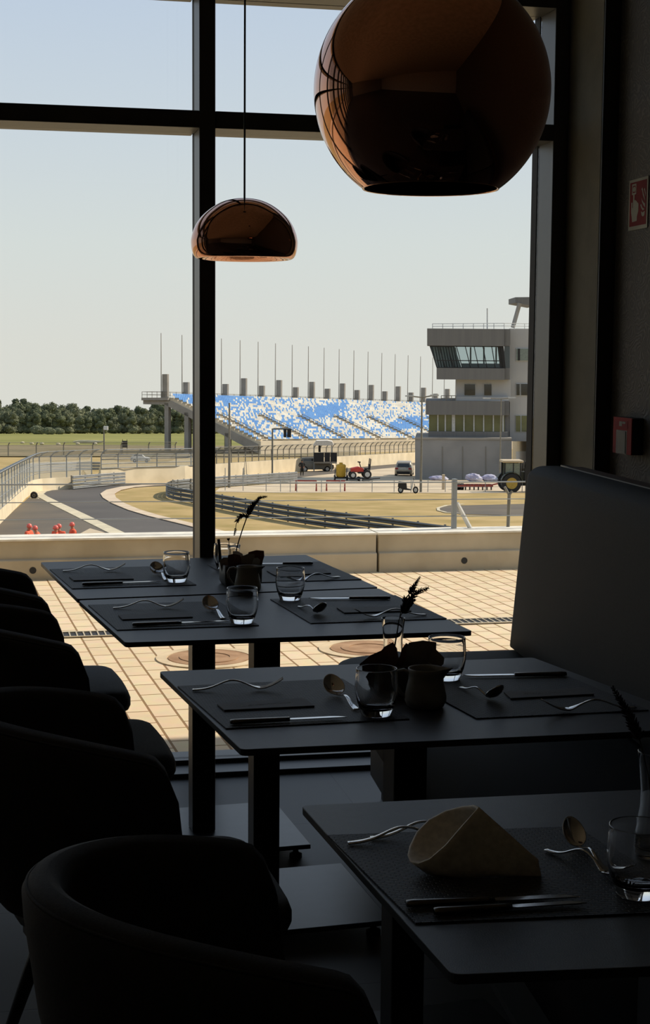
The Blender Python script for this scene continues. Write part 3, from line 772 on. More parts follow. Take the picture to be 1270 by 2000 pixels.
sprig([(v1.x - 0.004, v1.y, TT + 0.012)] + spx([(457, 1090), (465, 1060), (473, 1035), (482, 1010), (476, 1007), (468, 1010), (463, 1018), (461, 1026), (460, 1036), (458, 1044)], v1.y - 0.004), 0.68, 'drooping lavender sprig bent to the left behind the far sachets', 'dried lavender', 0.009, 5, 18, ((0.88, 0.035),))
sprig([(v1.x - 0.006, v1.y, TT + 0.012)] + spx([(452, 1090), (449, 1070), (446, 1052)], v1.y + 0.004), 0.94, 'short bare lavender stem in the far bud vase', 'dried lavender', 0.006, 6, 3)
v2 = VB[2]
sprig([(v2.x + 0.004, v2.y, TT + 0.014)] + spx([(1268, 1520), (1256, 1468), (1248, 1440), (1232, 1405), (1215, 1372), (1198, 1345)], v2.y), 0.66, 'lavender sprig arching left from the vase at the right edge', 'dried lavender', 0.009, 7, 20)
# thin dark stick standing in the farthest tumbler
q = at_z(440, 1110, TT)
tag(MB().tube([at_y(431, 1105, q.y - 0.004), at_y(427, 1053, q.y)], 0.0048, 10).build('stirrer', MT['pot'], None, True), 'dark stick standing in the tumbler behind the far sachets', 'stirrer')

# ---------------------------------------------------------------- folded napkin on the nearest table
nb = at_z(930, 1722, MZ); NY = nb.y
def nq(x, y, dY=0.0): return at_y(x, y, NY + dY)
def zfloor(p): return V((p.x, p.y, max(p.z, MZ + 0.001)))
mouth_f = [nq(936, 1576, 0.035), nq(905, 1612, 0.022), nq(870, 1653, 0.012), nq(838, 1680, 0.008), nq(816, 1688, 0.012), nq(801, 1684, 0.026), nq(796, 1670, 0.045)]
mouth_b = [nq(800, 1652, 0.065), nq(814, 1624, 0.085), nq(838, 1600, 0.10), nq(870, 1583, 0.105), nq(905, 1574, 0.09), nq(925, 1572, 0.06)]
ringp = mouth_f + mouth_b
cen = sum(ringp, V((0, 0, 0))) / len(ringp)
tip_hi, tip_lo = nq(1052, 1680, 0.02), nq(1058, 1724, 0.02)
fold = [nq(936, 1576, 0.035)]
rows = []
n = len(ringp)
lowf = [tip_hi, tip_hi.lerp(tip_lo, .25), tip_hi.lerp(tip_lo, .5), tip_hi.lerp(tip_lo, .75), tip_lo, tip_lo + V((0, .004, 0)), tip_lo + V((0, .01, 0.0)), tip_lo + V((0, .016, 0.002)), tip_lo.lerp(tip_hi, .35) + V((0, .018, 0)), tip_lo.lerp(tip_hi, .55) + V((0, .016, 0)), tip_lo.lerp(tip_hi, .75) + V((0, .012, 0)), tip_hi + V((0, .008, 0)), tip_hi + V((0, .004, 0))]
outer = []
for k in range(9):
    t = k / 8
    sec = []
    for i in range(n):
        p = ringp[i].lerp(lowf[i], t)
        if i in (3, 4, 5, 6, 7):          # belly of the roll rests on the mat
            p.z -= 0.020 * sin(pi * min(1, t * 1.6)) * (1 if t < 0.63 else 0.6)
        sec.append(zfloor(p))
    outer.append(sec)
inner = []
for k in range(6):
    t = k / 8
    sec = []
    for i in range(n):
        p = ringp[i].lerp(lowf[i], t + 0.004); c_ = cen.lerp((tip_hi + tip_lo) / 2, t)
        p = p + (c_ - p).normalized() * 0.004
        sec.append(V((p.x, p.y, max(p.z, MZ + 0.004))))
    inner.append(sec)
mb = MB()
ro = [[mb.bm.verts.new(p) for p in s] for s in outer]; ri = [[mb.bm.verts.new(p) for p in s] for s in inner]
for A, B in list(zip(ro, ro[1:])) + list(zip(ri[::-1], ri[::-1][1:])) + [(ri[0], ro[0])]:
    for k in range(n): j = (k + 1) % n; mb.bm.faces.new((A[k], A[j], B[j], B[k]))
mb.bm.faces.new(ro[-1]); mb.bm.faces.new(ri[-1])
bmesh.ops.subdivide_edges(mb.bm, edges=mb.bm.edges[:], cuts=1, use_grid_fill=True)
o = mb.build('folded_napkin', MT['napkin'], None, True)
tag(o, 'taupe linen napkin folded into a pointed cone on the nearest placemat', 'napkin')

# ---------------------------------------------------------------- pendant lamps
BY = 2.93
c = at_y(844, 160, BY); R_ = 226.0 / FPX * BY * 1.0
rim = at_y(842, 369.5, BY); rr = 130.0 / FPX * BY; zr = rim.z
root = thing('pendant_lamp', 'large polished copper globe pendant lamp hanging at the top of the window', 'lamp', (c.x, c.y, zr), 0)
a0 = math.asin(rr / R_)
prof_o = []
K = 48
zc = zr + R_ * cos(a0)
for k in range(K + 1):
    a = pi - a0 - (pi - a0 - 0.045) * k / K
    prof_o.append((R_ * sin(a), zc + R_ * cos(a)))
prof = [(r - 0.002, z) for r, z in [(rr, zr)]] + prof_o + [(0.02, zc + R_ + 0.004), (0.0, zc + R_ + 0.004)]
MB().lathe([(r, z) for r, z in prof_o] + [(0.0, zc + R_)], 128, (c.x, c.y, 0)).build('lamp_shade', MT['copper'], root, True)
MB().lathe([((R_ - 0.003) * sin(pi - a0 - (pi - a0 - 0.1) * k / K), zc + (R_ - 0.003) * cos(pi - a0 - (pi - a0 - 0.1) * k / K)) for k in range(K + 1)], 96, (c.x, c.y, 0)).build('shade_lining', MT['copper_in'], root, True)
MB().lathe([(rr - 0.003, zr + 0.0005), (rr + 0.0012, zr - 0.0006), (rr + 0.0018, zr + 0.002), (rr - 0.002, zr + 0.003)], 96, (c.x, c.y, 0), True).build('rim', MT['copper'], root, True)
MB().lathe([(0, zc + R_ - 0.01), (0.03, zc + R_ - 0.01), (0.03, zc + R_ + 0.05), (0.006, zc + R_ + 0.06), (0, zc + R_ + 0.06)], 24, (c.x, c.y, 0)).build('cap', MT['black_metal'], root, True)
MB().tube([(c.x, c.y, zc + R_ + 0.05), (c.x, c.y, CEIL)], 0.003, 8).build('cord', MT['cord'], root)
MB().lathe([(0, CEIL - 0.025), (0.05, CEIL - 0.025), (0.055, CEIL), (0, CEIL)], 24, (c.x, c.y, 0)).build('ceiling_rose', MT['black_metal'], root, True)
MB().lathe([(0, zc - 0.05), (0.02, zc - 0.045), (0.03, zc - 0.01), (0.018, zc + 0.04), (0.018, zc + R_ - 0.02), (0, zc + R_ - 0.02)], 16, (c.x, c.y, 0)).build('bulb', MT['sachet_white'], root, True)
SY = 4.38
c = at_y(477.5, 500, SY); k_ = SY / FPX
zb = at_y(477.5, 508, SY).z
root = thing('pendant_lamp', 'small flattened copper pendant lamp on a long cord, left of the globe lamp', 'lamp', (c.x, c.y, zb), 0)
pr = [(103.2, 32), (103.0, 38), (100, 52), (93, 68), (82, 83), (66, 97), (50, 107), (34, 113.5), (20, 116.5), (8, 117.3), (0, 117.5)]
low = [(60, 12), (78, 4), (88, 1.0), (94, 3), (99, 10), (102.2, 20)]
full = [(r * k_, zb + z * k_) for r, z in low + pr]
import itertools
def smooth_prof(p, it=2):
    for _ in range(it):
        q = [p[0]]
        for a, b in zip(p, p[1:]): q += [(a[0] * .75 + b[0] * .25, a[1] * .75 + b[1] * .25), (a[0] * .25 + b[0] * .75, a[1] * .25 + b[1] * .75)]
        q.append(p[-1]); p = q
    return p
MB().lathe(smooth_prof(full), 96, (c.x, c.y, 0)).build('lamp_shade', MT['copper'], root, True)
MB().lathe(smooth_prof([(60 * k_, zb + 12 * k_), (56 * k_, zb + 20 * k_), (70 * k_, zb + 50 * k_), (50 * k_, zb + 90 * k_), (0, zb + 100 * k_)]), 64, (c.x, c.y, 0)).build('shade_lining', MT['copper'], root, True)
MB().tube([(c.x, c.y, zb + 117 * k_), (c.x, c.y, CEIL)], 0.0028, 8).build('cord', MT['cord'], root)
MB().lathe([(0, CEIL - 0.025), (0.05, CEIL - 0.025), (0.055, CEIL), (0, CEIL)], 24, (c.x, c.y, 0)).build('ceiling_rose', MT['black_metal'], root, True)

# ---------------------------------------------------------------- things on the right wall
def on_wall(x, y):
    r = ray(x, y); p0 = W(c_r, 0, 0); k = (p0 - CC).dot(WD) / r.dot(WD); return CC + r * k
tl, tr = on_wall(1231.6, 354), on_wall(1268.8, 342.5); bl, br = on_wall(1230, 452.3), on_wall(1267, 443)
d0, d1 = (tl - W0).dot(WN), (tr - W0).dot(WN)
z1 = (tl.z + tr.z) / 2; z0 = (bl.z + br.z) / 2
SW, SH = abs(d0 - d1), z1 - z0
root = thing('fire_alarm_sign', 'red and white fire alarm call point sign on the dark patterned wall', 'sign', tuple(W(c_r - 0.002, (d0 + d1) / 2, z0)), WA)
def sp(u, v, e): return W(c_r - 0.001 - e, d0 + (d1 - d0) * u, z0 + (z1 - z0) * v)
def signpoly(mb, pts, e0, e1): mb.prism([sp(u, v, e0) for u, v in pts], -WD * (e1 - e0))
mb = MB(); signpoly(mb, [(0, 0), (1, 0), (1, 1), (0, 1)], 0, 0.002); mb.build('panel', MT['sign_white'], root)
mb = MB(); signpoly(mb, [(.06, .075), (.94, .075), (.94, .945), (.06, .945)], 0.002, 0.0026); mb.build('red_field', MT['sign_red'], root)
mb = MB()
for q in ([(.17, .70), (.39, .70), (.39, .735), (.17, .735)], [(.17, .875), (.39, .875), (.39, .91), (.17, .91)], [(.17, .735), (.205, .735), (.205, .875), (.17, .875)], [(.355, .735), (.39, .735), (.39, .875), (.355, .875)]):
    signpoly(mb, q, 0.0026, 0.003)
signpoly(mb, [(.28 + .065 * cos(2 * pi * k / 16), .805 + .052 * sin(2 * pi * k / 16)) for k in range(16)], 0.0026, 0.003)
mb.build('button_symbol', MT['sign_white'], root)
mb = MB(); signpoly(mb, [(.22, .16), (.46, .17), (.47, .26), (.53, .36), (.53, .50), (.49, .53), (.45, .53), (.44, .56), (.39, .57), (.36, .59), (.31, .58), (.31, .72), (.24, .72), (.24, .42), (.205, .46), (.205, .55), (.15, .55), (.15, .36), (.19, .26)], 0.0026, 0.003); mb.build('hand_symbol', MT['sign_white'], root)
mb = MB()
for q in ([(.67, .77), (.71, .74), (.76, .64), (.87, .53), (.86, .57), (.78, .68), (.72, .80)], [(.80, .76), (.85, .70), (.88, .61), (.89, .68), (.84, .78)], [(.68, .60), (.73, .55), (.80, .50), (.87, .48), (.88, .40), (.80, .45), (.72, .52)], [(.63, .47), (.68, .48), (.74, .41), (.85, .37), (.77, .35), (.70, .39)], [(.68, .34), (.75, .31), (.87, .33), (.85, .25), (.78, .23), (.71, .26)]):
    signpoly(mb, q, 0.0026, 0.003)
mb.build('flame_symbol', MT['sign_white'], root)
# call point box below the sign: stands out of the wall, its face turned into the room
zt_ = on_wall(1237, 815).z; zb_ = on_wall(1237, 886).z
PRT = 0.038
def d_at(x, y, s):
    r = ray(x, y); p0 = W(s, 0, 0); k = (p0 - CC).dot(WD) / r.dot(WD); return (CC + r * k - W0).dot(WN)
dfar, dnear = d_at(1200, 850, c_r - PRT), d_at(1236, 850, c_r - PRT)
dl = dfar - dnear
root = thing('fire_alarm_call_point', 'small red call point box with a glass front on the wall below the sign', 'call point', tuple(W(c_r - 0.02, (dfar + dnear) / 2, zb_)), WA)
hh = zt_ - zb_
def fbox(u0, u1, v0, v1, e0, e1): 
    mb = MB(); return wbox(mb, c_r - PRT - e1, c_r - PRT - e0, dfar - dl * u1, dfar - dl * u0, zb_ + hh * v0, zb_ + hh * v1)
mb = MB(); wbox(mb, c_r - PRT, c_r - 0.001, dnear, dfar, zb_, zt_); mb.build('housing', MT['dark_trim'], root, bevel=0.002)  # red box with its shaded side coloured black
fbox(0, 1, 0, 1, 0.0, 0.004).build('front_cover', MT['red_plastic'], root, bevel=0.001)
fbox(.18, .76, .0, .65, .004, .0045).build('window_recess', MT['dark_trim'], root)
fbox(.33, .70, .02, .63, .0045, .006).build('glass_front', MT['cp_glass'], root)
fbox(.10, .80, .70, .91, .004, .005).build('label_plate', MT['sign_red'], root)
mb = fbox(.35, .50, .76, .89, .005, .0056); q = fbox(.52, .68, .83, .89, .005, .0056); mb.build('pictogram', MT['cp_glass'], root); q.build('pictogram', MT['cp_glass'], root)
# ================================================================ OUTSIDE: terrace
MO = {}
MO['ground'] = mat('dry_grass', (188, 162, 114), 0.95, c2=(152, 134, 84), ns=0.35, detail=8, lo=0.3, hi=0.7, spec=0.1)
MO['field'] = mat('green_field', (146, 142, 84), 0.95, c2=(124, 124, 68), ns=0.02, spec=0.1)
MO['scrub'] = mat('brown_scrub', (150, 134, 104), 0.95, c2=(112, 106, 80), ns=0.12, detail=8, spec=0.1)
MO['asphalt'] = mat('track_asphalt', (98, 94, 90), 0.9, c2=(88, 85, 82), ns=0.15, spec=0.15)
MO['asphalt2'] = mat('pit_road_asphalt', (112, 104, 92), 0.9, c2=(100, 94, 86), ns=0.25, spec=0.15)
MO['line'] = mat('worn_white_line', (212, 200, 170), 0.85, ns=1)
MO['kerb'] = mat('pale_kerb', (212, 194, 166), 0.85, c2=(194, 172, 146), ns=0.8)
MO['yard'] = mat('pale_yard_concrete', (206, 188, 158), 0.9, c2=(186, 168, 140), ns=0.3)
MO['wall'] = mat('barrier_concrete', (230, 214, 182), 0.9, c2=(212, 196, 164), ns=0.6)
MO['galv'] = mat('galvanised_steel', (152, 156, 156), 0.5, 0.3, ns=2)
MO['rail'] = mat('guard_rail_steel', (150, 152, 150), 0.5, 0.0, ns=1.5)
MO['rail_dark'] = mat('weathered_guard_rail', (80, 82, 80), 0.55, 0.0, ns=1.5)  # shade on the rail faces put into a darker colour
MO['wire'] = meshmat('chain_link', (176, 178, 174), 0.42)
MO['wire2'] = meshmat('far_chain_link', (140, 134, 118), 0.18)
MO['post'] = mat('grey_post', (128, 124, 112), 0.6)
MO['conc'] = mat('grey_concrete', (160, 154, 144), 0.9, c2=(144, 138, 128), ns=0.5)
MO['conc_light'] = mat('grandstand_concrete', (216, 202, 176), 0.9, ns=0.3)
MO['seat_blue'] = mat('blue_plastic_seat', (112, 164, 216), 0.5, c2=(98, 152, 210), ns=0.4)
MO['seat_white'] = mat('white_plastic_seat', (232, 228, 216), 0.5, ns=0.4)  # white seats also stand for sun glints on the blue ones
MO['clad'] = mat('dark_grey_cladding', (112, 111, 108), 0.7, c2=(106, 105, 103), ns=0.8, stretch=(6, 6, 0.2))
MO['clad_light'] = mat('light_grey_render', (176, 175, 172), 0.8, c2=(168, 167, 165), ns=0.5)
MO['tglass'] = mat('dark_teal_glazing', (40, 58, 62), 0.08, spec=0.8)
MO['gglass'] = mat('olive_reflective_glazing', (98, 104, 72), 0.15, c2=(72, 80, 52), ns=0.5, spec=0.7)
MO['alu'] = mat('pale_aluminium', (190, 192, 190), 0.5)
MO['dark'] = mat('matt_black', (36, 35, 34), 0.7)
MO['tyre'] = mat('black_rubber', (34, 33, 32), 0.8)
MO['yellow'] = mat('yellow_paint', (214, 168, 48), 0.5)
MO['redp'] = mat('red_machine_paint', (190, 56, 44), 0.5)
MO['redr'] = mat('weathered_red_steel', (150, 66, 54), 0.7)
MO['orange'] = mat('orange_overall', (236, 104, 66), 0.8, c2=(224, 88, 56), ns=8)
MO['helmet'] = mat('orange_helmet', (238, 110, 92), 0.35)
MO['skin'] = mat('sunlit_skin', (190, 132, 100), 0.7)  # plain skin tone for faces and hands
MO['darkcloth'] = mat('dark_clothing', (52, 48, 44), 0.9)
MO['silver'] = mat('champagne_car_paint', (176, 166, 148), 0.3, 0.4)
MO['carglass'] = mat('dark_car_glass', (30, 34, 36), 0.08, spec=0.7)
MO['tail'] = mat('red_tail_light', (170, 36, 30), 0.3)
MO['green'] = mat('dark_green_tractor_paint', (48, 52, 40), 0.5)
MO['hub'] = mat('yellow_wheel_hub', (176, 148, 62), 0.6)
MO['cabglass'] = mat('greenish_cab_glass', (120, 132, 122), 0.15, spec=0.6)
MO['sack'] = mat('lilac_white_sack', (206, 204, 216), 0.8, c2=(150, 148, 178), ns=1.5)
MO['bluewhite'] = mat('white_canvas', (226, 220, 208), 0.7)

pav0 = DM + 0.13
mb = MB(); wbox(mb, -24, 8, pav0, 7.2, -0.2, -0.012); mb.build('terrace_paving', MT['paver'], None, kind='structure')
# parapet wall: three cast lengths with open joints
pbL, pbR = at_z(0, 1130, 0), at_z(1000, 1107, 0)
PD = unit(pbR - pbL); PN = V((-PD.y, PD.x, 0))
def PW(s, d, z): p = pbL + PD * s + PN * d; return V((p.x, p.y, z))
def p_at(x, y, d=0.0):
    r = ray(x, y); k = (pbL + PN * d - CC).dot(PN) / r.dot(PN); return (CC + r * k - pbL).dot(PD)
sj = p_at(737, 1080)
ptop = 0.236
for i, (a, b) in enumerate(((-24, sj - 3.6 - 0.007), (sj - 3.6 + 0.007, sj - 0.007), (sj + 0.007, sj + 9))):
    mb = MB(); mb.hexa([PW(a, 0, -0.3), PW(b, 0, -0.3), PW(b, 0.25, -0.3), PW(a, 0.25, -0.3)], [PW(a, 0, ptop), PW(b, 0, ptop), PW(b, 0.25, ptop), PW(a, 0.25, ptop)])
    mb.hexa([PW(a, -0.025, -0.3), PW(b, -0.025, -0.3), PW(b, 0.01, -0.3), PW(a, 0.01, -0.3)], [PW(a, -0.025, 0.115), PW(b, -0.025, 0.115), PW(b, 0.01, 0.125), PW(a, 0.01, 0.125)])
    wt = mb.build('wall_terrace_%d' % (i + 1), MT['concrete_sun'], None, kind='structure', bevel=0.006)
    mb = MB()
    for d0_, d1_, z_ in ((-0.012, 0.115, 0.012), (0.127, 0.26, 0.012)):
        mb.hexa([PW(a, d0_, ptop), PW(b, d0_, ptop), PW(b, d1_, ptop), PW(a, d1_, ptop)], [PW(a, d0_, ptop + z_), PW(b, d0_, ptop + z_), PW(b, d1_, ptop + z_), PW(a, d1_, ptop + z_)])
    mb.build('coping', MT['coping'], wt)
for x, y in ((64, 1113), (905, 1094)):
    s = p_at(x, y); z = at_y(x, y, PW(s, 0, 0).y).z
    pts = [PW(s + 0.022 * cos(2 * pi * k / 16), -0.027, z + 0.022 * sin(2 * pi * k / 16)) for k in range(16)]
    tag(MB().prism(pts, PN * 0.004).build('lifting_socket', MT['dark_trim'], None), 'round dark lifting socket low on the terrace wall, ' + ('left of the tables' if x < 400 else 'right of the wall joint'), 'socket')
# drain channel with a slotted grate
gL, gR = at_z(60, 1239.5, 0), at_z(1010, 1208, 0); gd = unit(gR - gL); gn = V((-gd.y, gd.x, 0))
root = thing('drain_channel', 'narrow steel drain grate running across the sunny paving', 'drain', tuple((gL + gR) / 2), atan2(gd.y, gd.x))
a0_ = gL - gd * 1.5; LN = (gR - gL).length + 4
def GQ(s, d, z): p = a0_ + gd * s + gn * d; return V((p.x, p.y, z))
mb = MB(); mb.hexa([GQ(0, -.07, -.012), GQ(LN, -.07, -.012), GQ(LN, .07, -.012), GQ(0, .07, -.012)], [GQ(0, -.07, -.008), GQ(LN, -.07, -.008), GQ(LN, .07, -.008), GQ(0, .07, -.008)]); mb.build('channel', MO['dark'], root)
mb = MB()
for d in (-.075, .06): mb.hexa([GQ(0, d, -.008), GQ(LN, d, -.008), GQ(LN, d + .015, -.008), GQ(0, d + .015, -.008)], [GQ(0, d, -.003), GQ(LN, d, -.003), GQ(LN, d + .015, -.003), GQ(0, d + .015, -.003)])
k = 0
while k * 0.036 < LN:
    s = k * 0.036; mb.hexa([GQ(s, -.06, -.008), GQ(s + .007, -.06, -.008), GQ(s + .007, .06, -.008), GQ(s, .06, -.008)], [GQ(s, -.06, -.004), GQ(s + .007, -.06, -.004), GQ(s + .007, .06, -.004), GQ(s, .06, -.004)]); k += 1
mb.build('grate', MT['concrete_sun'], root)
MT['mring'] = mat('manhole_ring_concrete', (220, 198, 162), 0.9)
MT['rust'] = mat('rusty_cast_iron', (176, 140, 104), 0.85, c2=(146, 110, 76), ns=9)
for (x, y, r, lb) in ((408, 1281, 0.20, 'round rusty manhole cover in the paving, seen between the table columns'), (722, 1263, 0.20, 'round rusty manhole cover in the paving right of the table columns')):
    q = at_z(x, y, 0); root = thing('manhole_cover', lb, 'manhole cover', (q.x, q.y, -0.012), 0, 'manhole covers')
    MB().lathe([(r, 0), (r + 0.05, 0), (r + 0.05, 0.006), (r, 0.006)], 40, (q.x, q.y, -0.012), True).build('rim', MT['mring'], root)
    mb = MB().lathe([(0, 0), (r - 0.008, 0), (r - 0.008, 0.006), (r * 0.7, 0.006), (r * 0.7, 0.009), (r * 0.5, 0.009), (r * 0.5, 0.006), (0, 0.006)], 40, (q.x, q.y, -0.012)); mb.build('lid', MT['rust'], root)
# railing on the parapet: post, brace, cables
s0 = p_at(886.5, 1040, .18); rp = PW(s0, 0.18, ptop)
root = thing('terrace_railing', 'steel post with a white brace and stretched cables on the terrace wall', 'railing', tuple(rp), atan2(PD.y, PD.x))
ztop = at_y(886, 935, rp.y).z
mb = MB(); 
for s_, w_ in ((-0.017, 0.034),):
    mb.hexa([PW(s0 - .015, .16, ptop), PW(s0 + .015, .16, ptop), PW(s0 + .015, .20, ptop), PW(s0 - .015, .20, ptop)], [PW(s0 - .015, .16, ztop), PW(s0 + .015, .16, ztop), PW(s0 + .015, .20, ztop), PW(s0 - .015, .20, ztop)])
mb.build('post', MO['galv'], root, bevel=0.003)
ztb = at_y(893, 983, rp.y).z; sb = p_at(922, 1040, .2)
mb = MB(); mb.tube([PW(s0 + 0.02, .18, ztb), PW(sb - 0.01, .20, ptop + 0.005)], 0.016, 8); mb.build('brace', MT['white'], root)
for yl, yr in ((946, 941), (981, 974.5), (1014.5, 1007)):
    zl, zr_ = at_y(60, yl, PW(p_at(60, yl), .18, 0).y).z, at_y(960, yr, PW(p_at(960, yr), .18, 0).y).z
    sl, sr = p_at(60, yl), p_at(960, yr)
    f = lambda s: zl + (zr_ - zl) * (s - sl) / (sr - sl)
    MB().tube([PW(-8, .16, f(-8)), PW(9, .16, f(9))], 0.0032 if yl > 950 else 0.0048, 6).build('cable', MO['galv'], root)
s1 = p_at(985, 1040, .3); zt1 = at_y(985, 962, rp.y).z
root = thing('railing_post', 'slim grey post with a forked head, standing right of the braced railing post', 'post', tuple(PW(s1, 0.22, ptop)))
mb = MB(); mb.tube([PW(s1, .22, ptop), PW(s1 + 0.004, .22, zt1 - 0.02)], 0.012, 8); mb.build('shaft', MO['post'], root)
mb = MB(); mb.tube([PW(s1 + 0.004, .22, zt1 - 0.03), PW(s1 - 0.03, .22, zt1 + 0.03)], 0.009, 8); mb.tube([PW(s1 + 0.004, .22, zt1 - 0.03), PW(s1 + 0.025, .22, zt1)], 0.009, 8); mb.build('fork_head', MO['post'], root)

# ================================================================ land, track, lines
def land(name, px, m, dz, th=0.04):
    pts = [G(x, y) for x, y in px]
    mb = MB(); mb.hexa([p + V((0, 0, dz - th)) for p in pts], [p + V((0, 0, dz)) for p in pts])
    bmesh.ops.triangulate(mb.bm, faces=[f for f in mb.bm.faces if len(f.verts) > 4])
    return mb.build(name, m, None, kind='structure')
mb = MB()
def gp(X, Y): return V((X, Y, zg(Y)))
mb.hexa([gp(-900, 16) - V((0, 0, 1)), gp(900, 16) - V((0, 0, 1)), gp(2500, 3500) - V((0, 0, 1)), gp(-2500, 3500) - V((0, 0, 1))], [gp(-900, 16), gp(900, 16), gp(2500, 3500), gp(-2500, 3500)])
mb.build('ground_grass', MO['ground'], None, kind='structure')
land('ground_field', [(-260, 873), (700, 876), (700, 838), (-260, 836)], MO['field'], 0.10)
land('ground_scrub', [(-260, 893), (700, 893), (700, 871), (300, 872), (150, 870), (-260, 872)], MO['scrub'], 0.16)
land('ground_yard', [(420, 961), (430, 953), (560, 944), (585, 930), (600, 917), (830, 908), (1120, 925), (1120, 962), (900, 964), (700, 962), (560, 963)], MO['yard'], 0.03)
land('ground_straight', [(330, 952), (330, 946), (420, 938), (585, 924), (812, 903), (812, 909), (620, 929), (430, 952)], MO['asphalt2'], 0.06)
land('ground_road', [(200, 1110), (120, 1110), (-90, 1092), (0, 1024.5), (28, 997), (60, 969), (80, 968.5), (160, 1008), (240, 1048), (330, 1095)], MO['asphalt2'], 0.02)
land('ground_track', [(560, 1110), (330, 1100), (240, 1048), (160, 1008), (82, 970), (76, 965), (84, 960), (110, 954.5), (150, 951), (200, 948.5), (330, 945), (330, 949), (290, 950.5), (250, 954), (222, 960), (210, 967), (216, 975), (232, 985), (262, 998), (300, 1010), (372, 1028), (430, 1044)], MO['asphalt'], 0.03)
def strip(name, px, wpx, m, dz):
    # a line on the ground: px list of (x, y, half-width in metres)
    pts = [G(x, y) for x, y in px]
    mb = MB(); S = []
    for i, p in enumerate(pts):
        t = (pts[min(i + 1, len(pts) - 1)] - pts[max(i - 1, 0)]).normalized(); nn = V((-t.y, t.x, 0)).normalized() * wpx[i if len(wpx) > 1 else 0]
        S.append([p + nn + V((0, 0, dz - .03)), p - nn + V((0, 0, dz - .03)), p - nn + V((0, 0, dz)), p + nn + V((0, 0, dz))])
    mb.loft(S); return mb.build(name, m, None, kind='structure')
strip('ground_line', [(82, 970), (110, 984), (160, 1008), (200, 1028), (240, 1047), (330, 1092)], [0.34], MO['line'], 0.05)
strip('ground_line', [(76, 971), (104, 986), (152, 1010), (192, 1030), (230, 1049), (318, 1095)], [0.10], MO['line'], 0.05)
strip('ground_line', [(84, 970), (77, 966), (84, 960.5), (110, 955), (150, 951.3), (200, 948.6), (330, 945)], [0.30], MO['line'], 0.06)
strip('ground_kerb', [(330, 947.5), (290, 949), (250, 952.5), (222, 958.5), (210, 966), (214, 974), (230, 984.5), (262, 998), (300, 1009.5), (372, 1027), (430, 1042), (500, 1058)], [0.5, 0.55, .6, .6, .55, .48, .42, .38, .36, .36, .36, .36], MO['kerb'], 0.09)
land('ground_patch', [(140, 1052), (176, 1033), (200, 1040), (236, 1056)], MO['yard'], 0.035)
land('ground_pad', [(855, 996), (860, 991), (880, 988.5), (1060, 984), (1060, 1008), (900, 1005), (872, 1001)], MO['asphalt2'], 0.03)
strip('ground_line', [(905, 985.5), (872, 988), (856, 993), (857, 998), (872, 1002), (900, 1004)], [0.10], MO['line'], 0.05)

# ================================================================ barriers and fences
def vert(p, h): return p + V((0, 0, h))
def resample(pts, step):
    out = [pts[0]]; acc = 0
    for a, b in zip(pts, pts[1:]):
        l = (b - a).length; d = step - acc
        while d <= l: out.append(a.lerp(b, d / l)); d += step
        acc = (acc + l) % step if l + acc >= step else acc + l
    return out
def smooth_path(pts, it=2):
    for _ in range(it):
        q = [pts[0]]
        for a, b in zip(pts, pts[1:]): q += [a.lerp(b, .25), a.lerp(b, .75)]
        pts = q + [pts[-1]]
    return pts
def conc_wall(name, label, px, h, th=0.25):
    pts = [G(x, y) for x, y in px]; mb = MB(); S = []
    for i, p in enumerate(pts):
        t = (pts[min(i + 1, len(pts) - 1)] - pts[max(i - 1, 0)]).normalized(); nn = V((-t.y, t.x, 0)).normalized() * th
        S.append([p + V((0, 0, -.2)), p + nn + V((0, 0, -.2)), vert(p + nn * 0.8, h), vert(p + nn * .2, h)])
    mb.loft(S); return tag(mb.build(name, MO['wall'], None), label, 'wall')
def mesh_fence(name, label, px, h0, h1, step, over=(0, 0), rails=2, m=None, wires=0.03, cat='fence', postr=0.06, mirror=1, smooth=0):
    pts = [G(x, y) for x, y in px]
    if smooth: pts = smooth_path(pts, smooth)
    root = thing(name, label, cat, tuple(pts[len(pts) // 2]))
    ps = resample(pts, step)[:99]
    for i, p in enumerate(ps):
        t = (ps[min(i + 1, len(ps) - 1)] - ps[max(i - 1, 0)]).normalized(); nn = V((t.y, -t.x, 0)) * mirror
        path = [vert(p, h0), vert(p, h1)]
        if over[0]: path += [vert(p + nn * over[0] * .4, h1 + over[1] * .65), vert(p + nn * over[0], h1 + over[1])]
        MB().tube(path, postr, 6).build('post', MO['galv'] if m != 'wire2' else MO['post'], root)
    def line(h, o=0, r=wires):
        q = []
        for i, p in enumerate(ps):
            t = (ps[min(i + 1, len(ps) - 1)] - ps[max(i - 1, 0)]).normalized(); nn = V((t.y, -t.x, 0)) * mirror
            q.append(vert(p + nn * o, h))
        return MB().tube(q, r, 5)
    for k in range(rails + 1): line(h0 + (h1 - h0) * k / max(1, rails)).build('rail', MO['galv'] if m != 'wire2' else MO['post'], root)
    if over[0]: line(h1 + over[1], over[0]).build('rail', MO['galv'] if m != 'wire2' else MO['post'], root)
    if m:
        mb = MB(); S = []
        for i, p in enumerate(ps):
            t = (ps[min(i + 1, len(ps) - 1)] - ps[max(i - 1, 0)]).normalized(); nn = V((t.y, -t.x, 0)) * mirror
            sec = [vert(p, h0), vert(p, h1)] + ([vert(p + nn * over[0], h1 + over[1])] if over[0] else [])
            S.append(sec)
        mb.loft(S, cap=False, closed=False); mb.build('wire_mesh', MO[m], root)
    return root
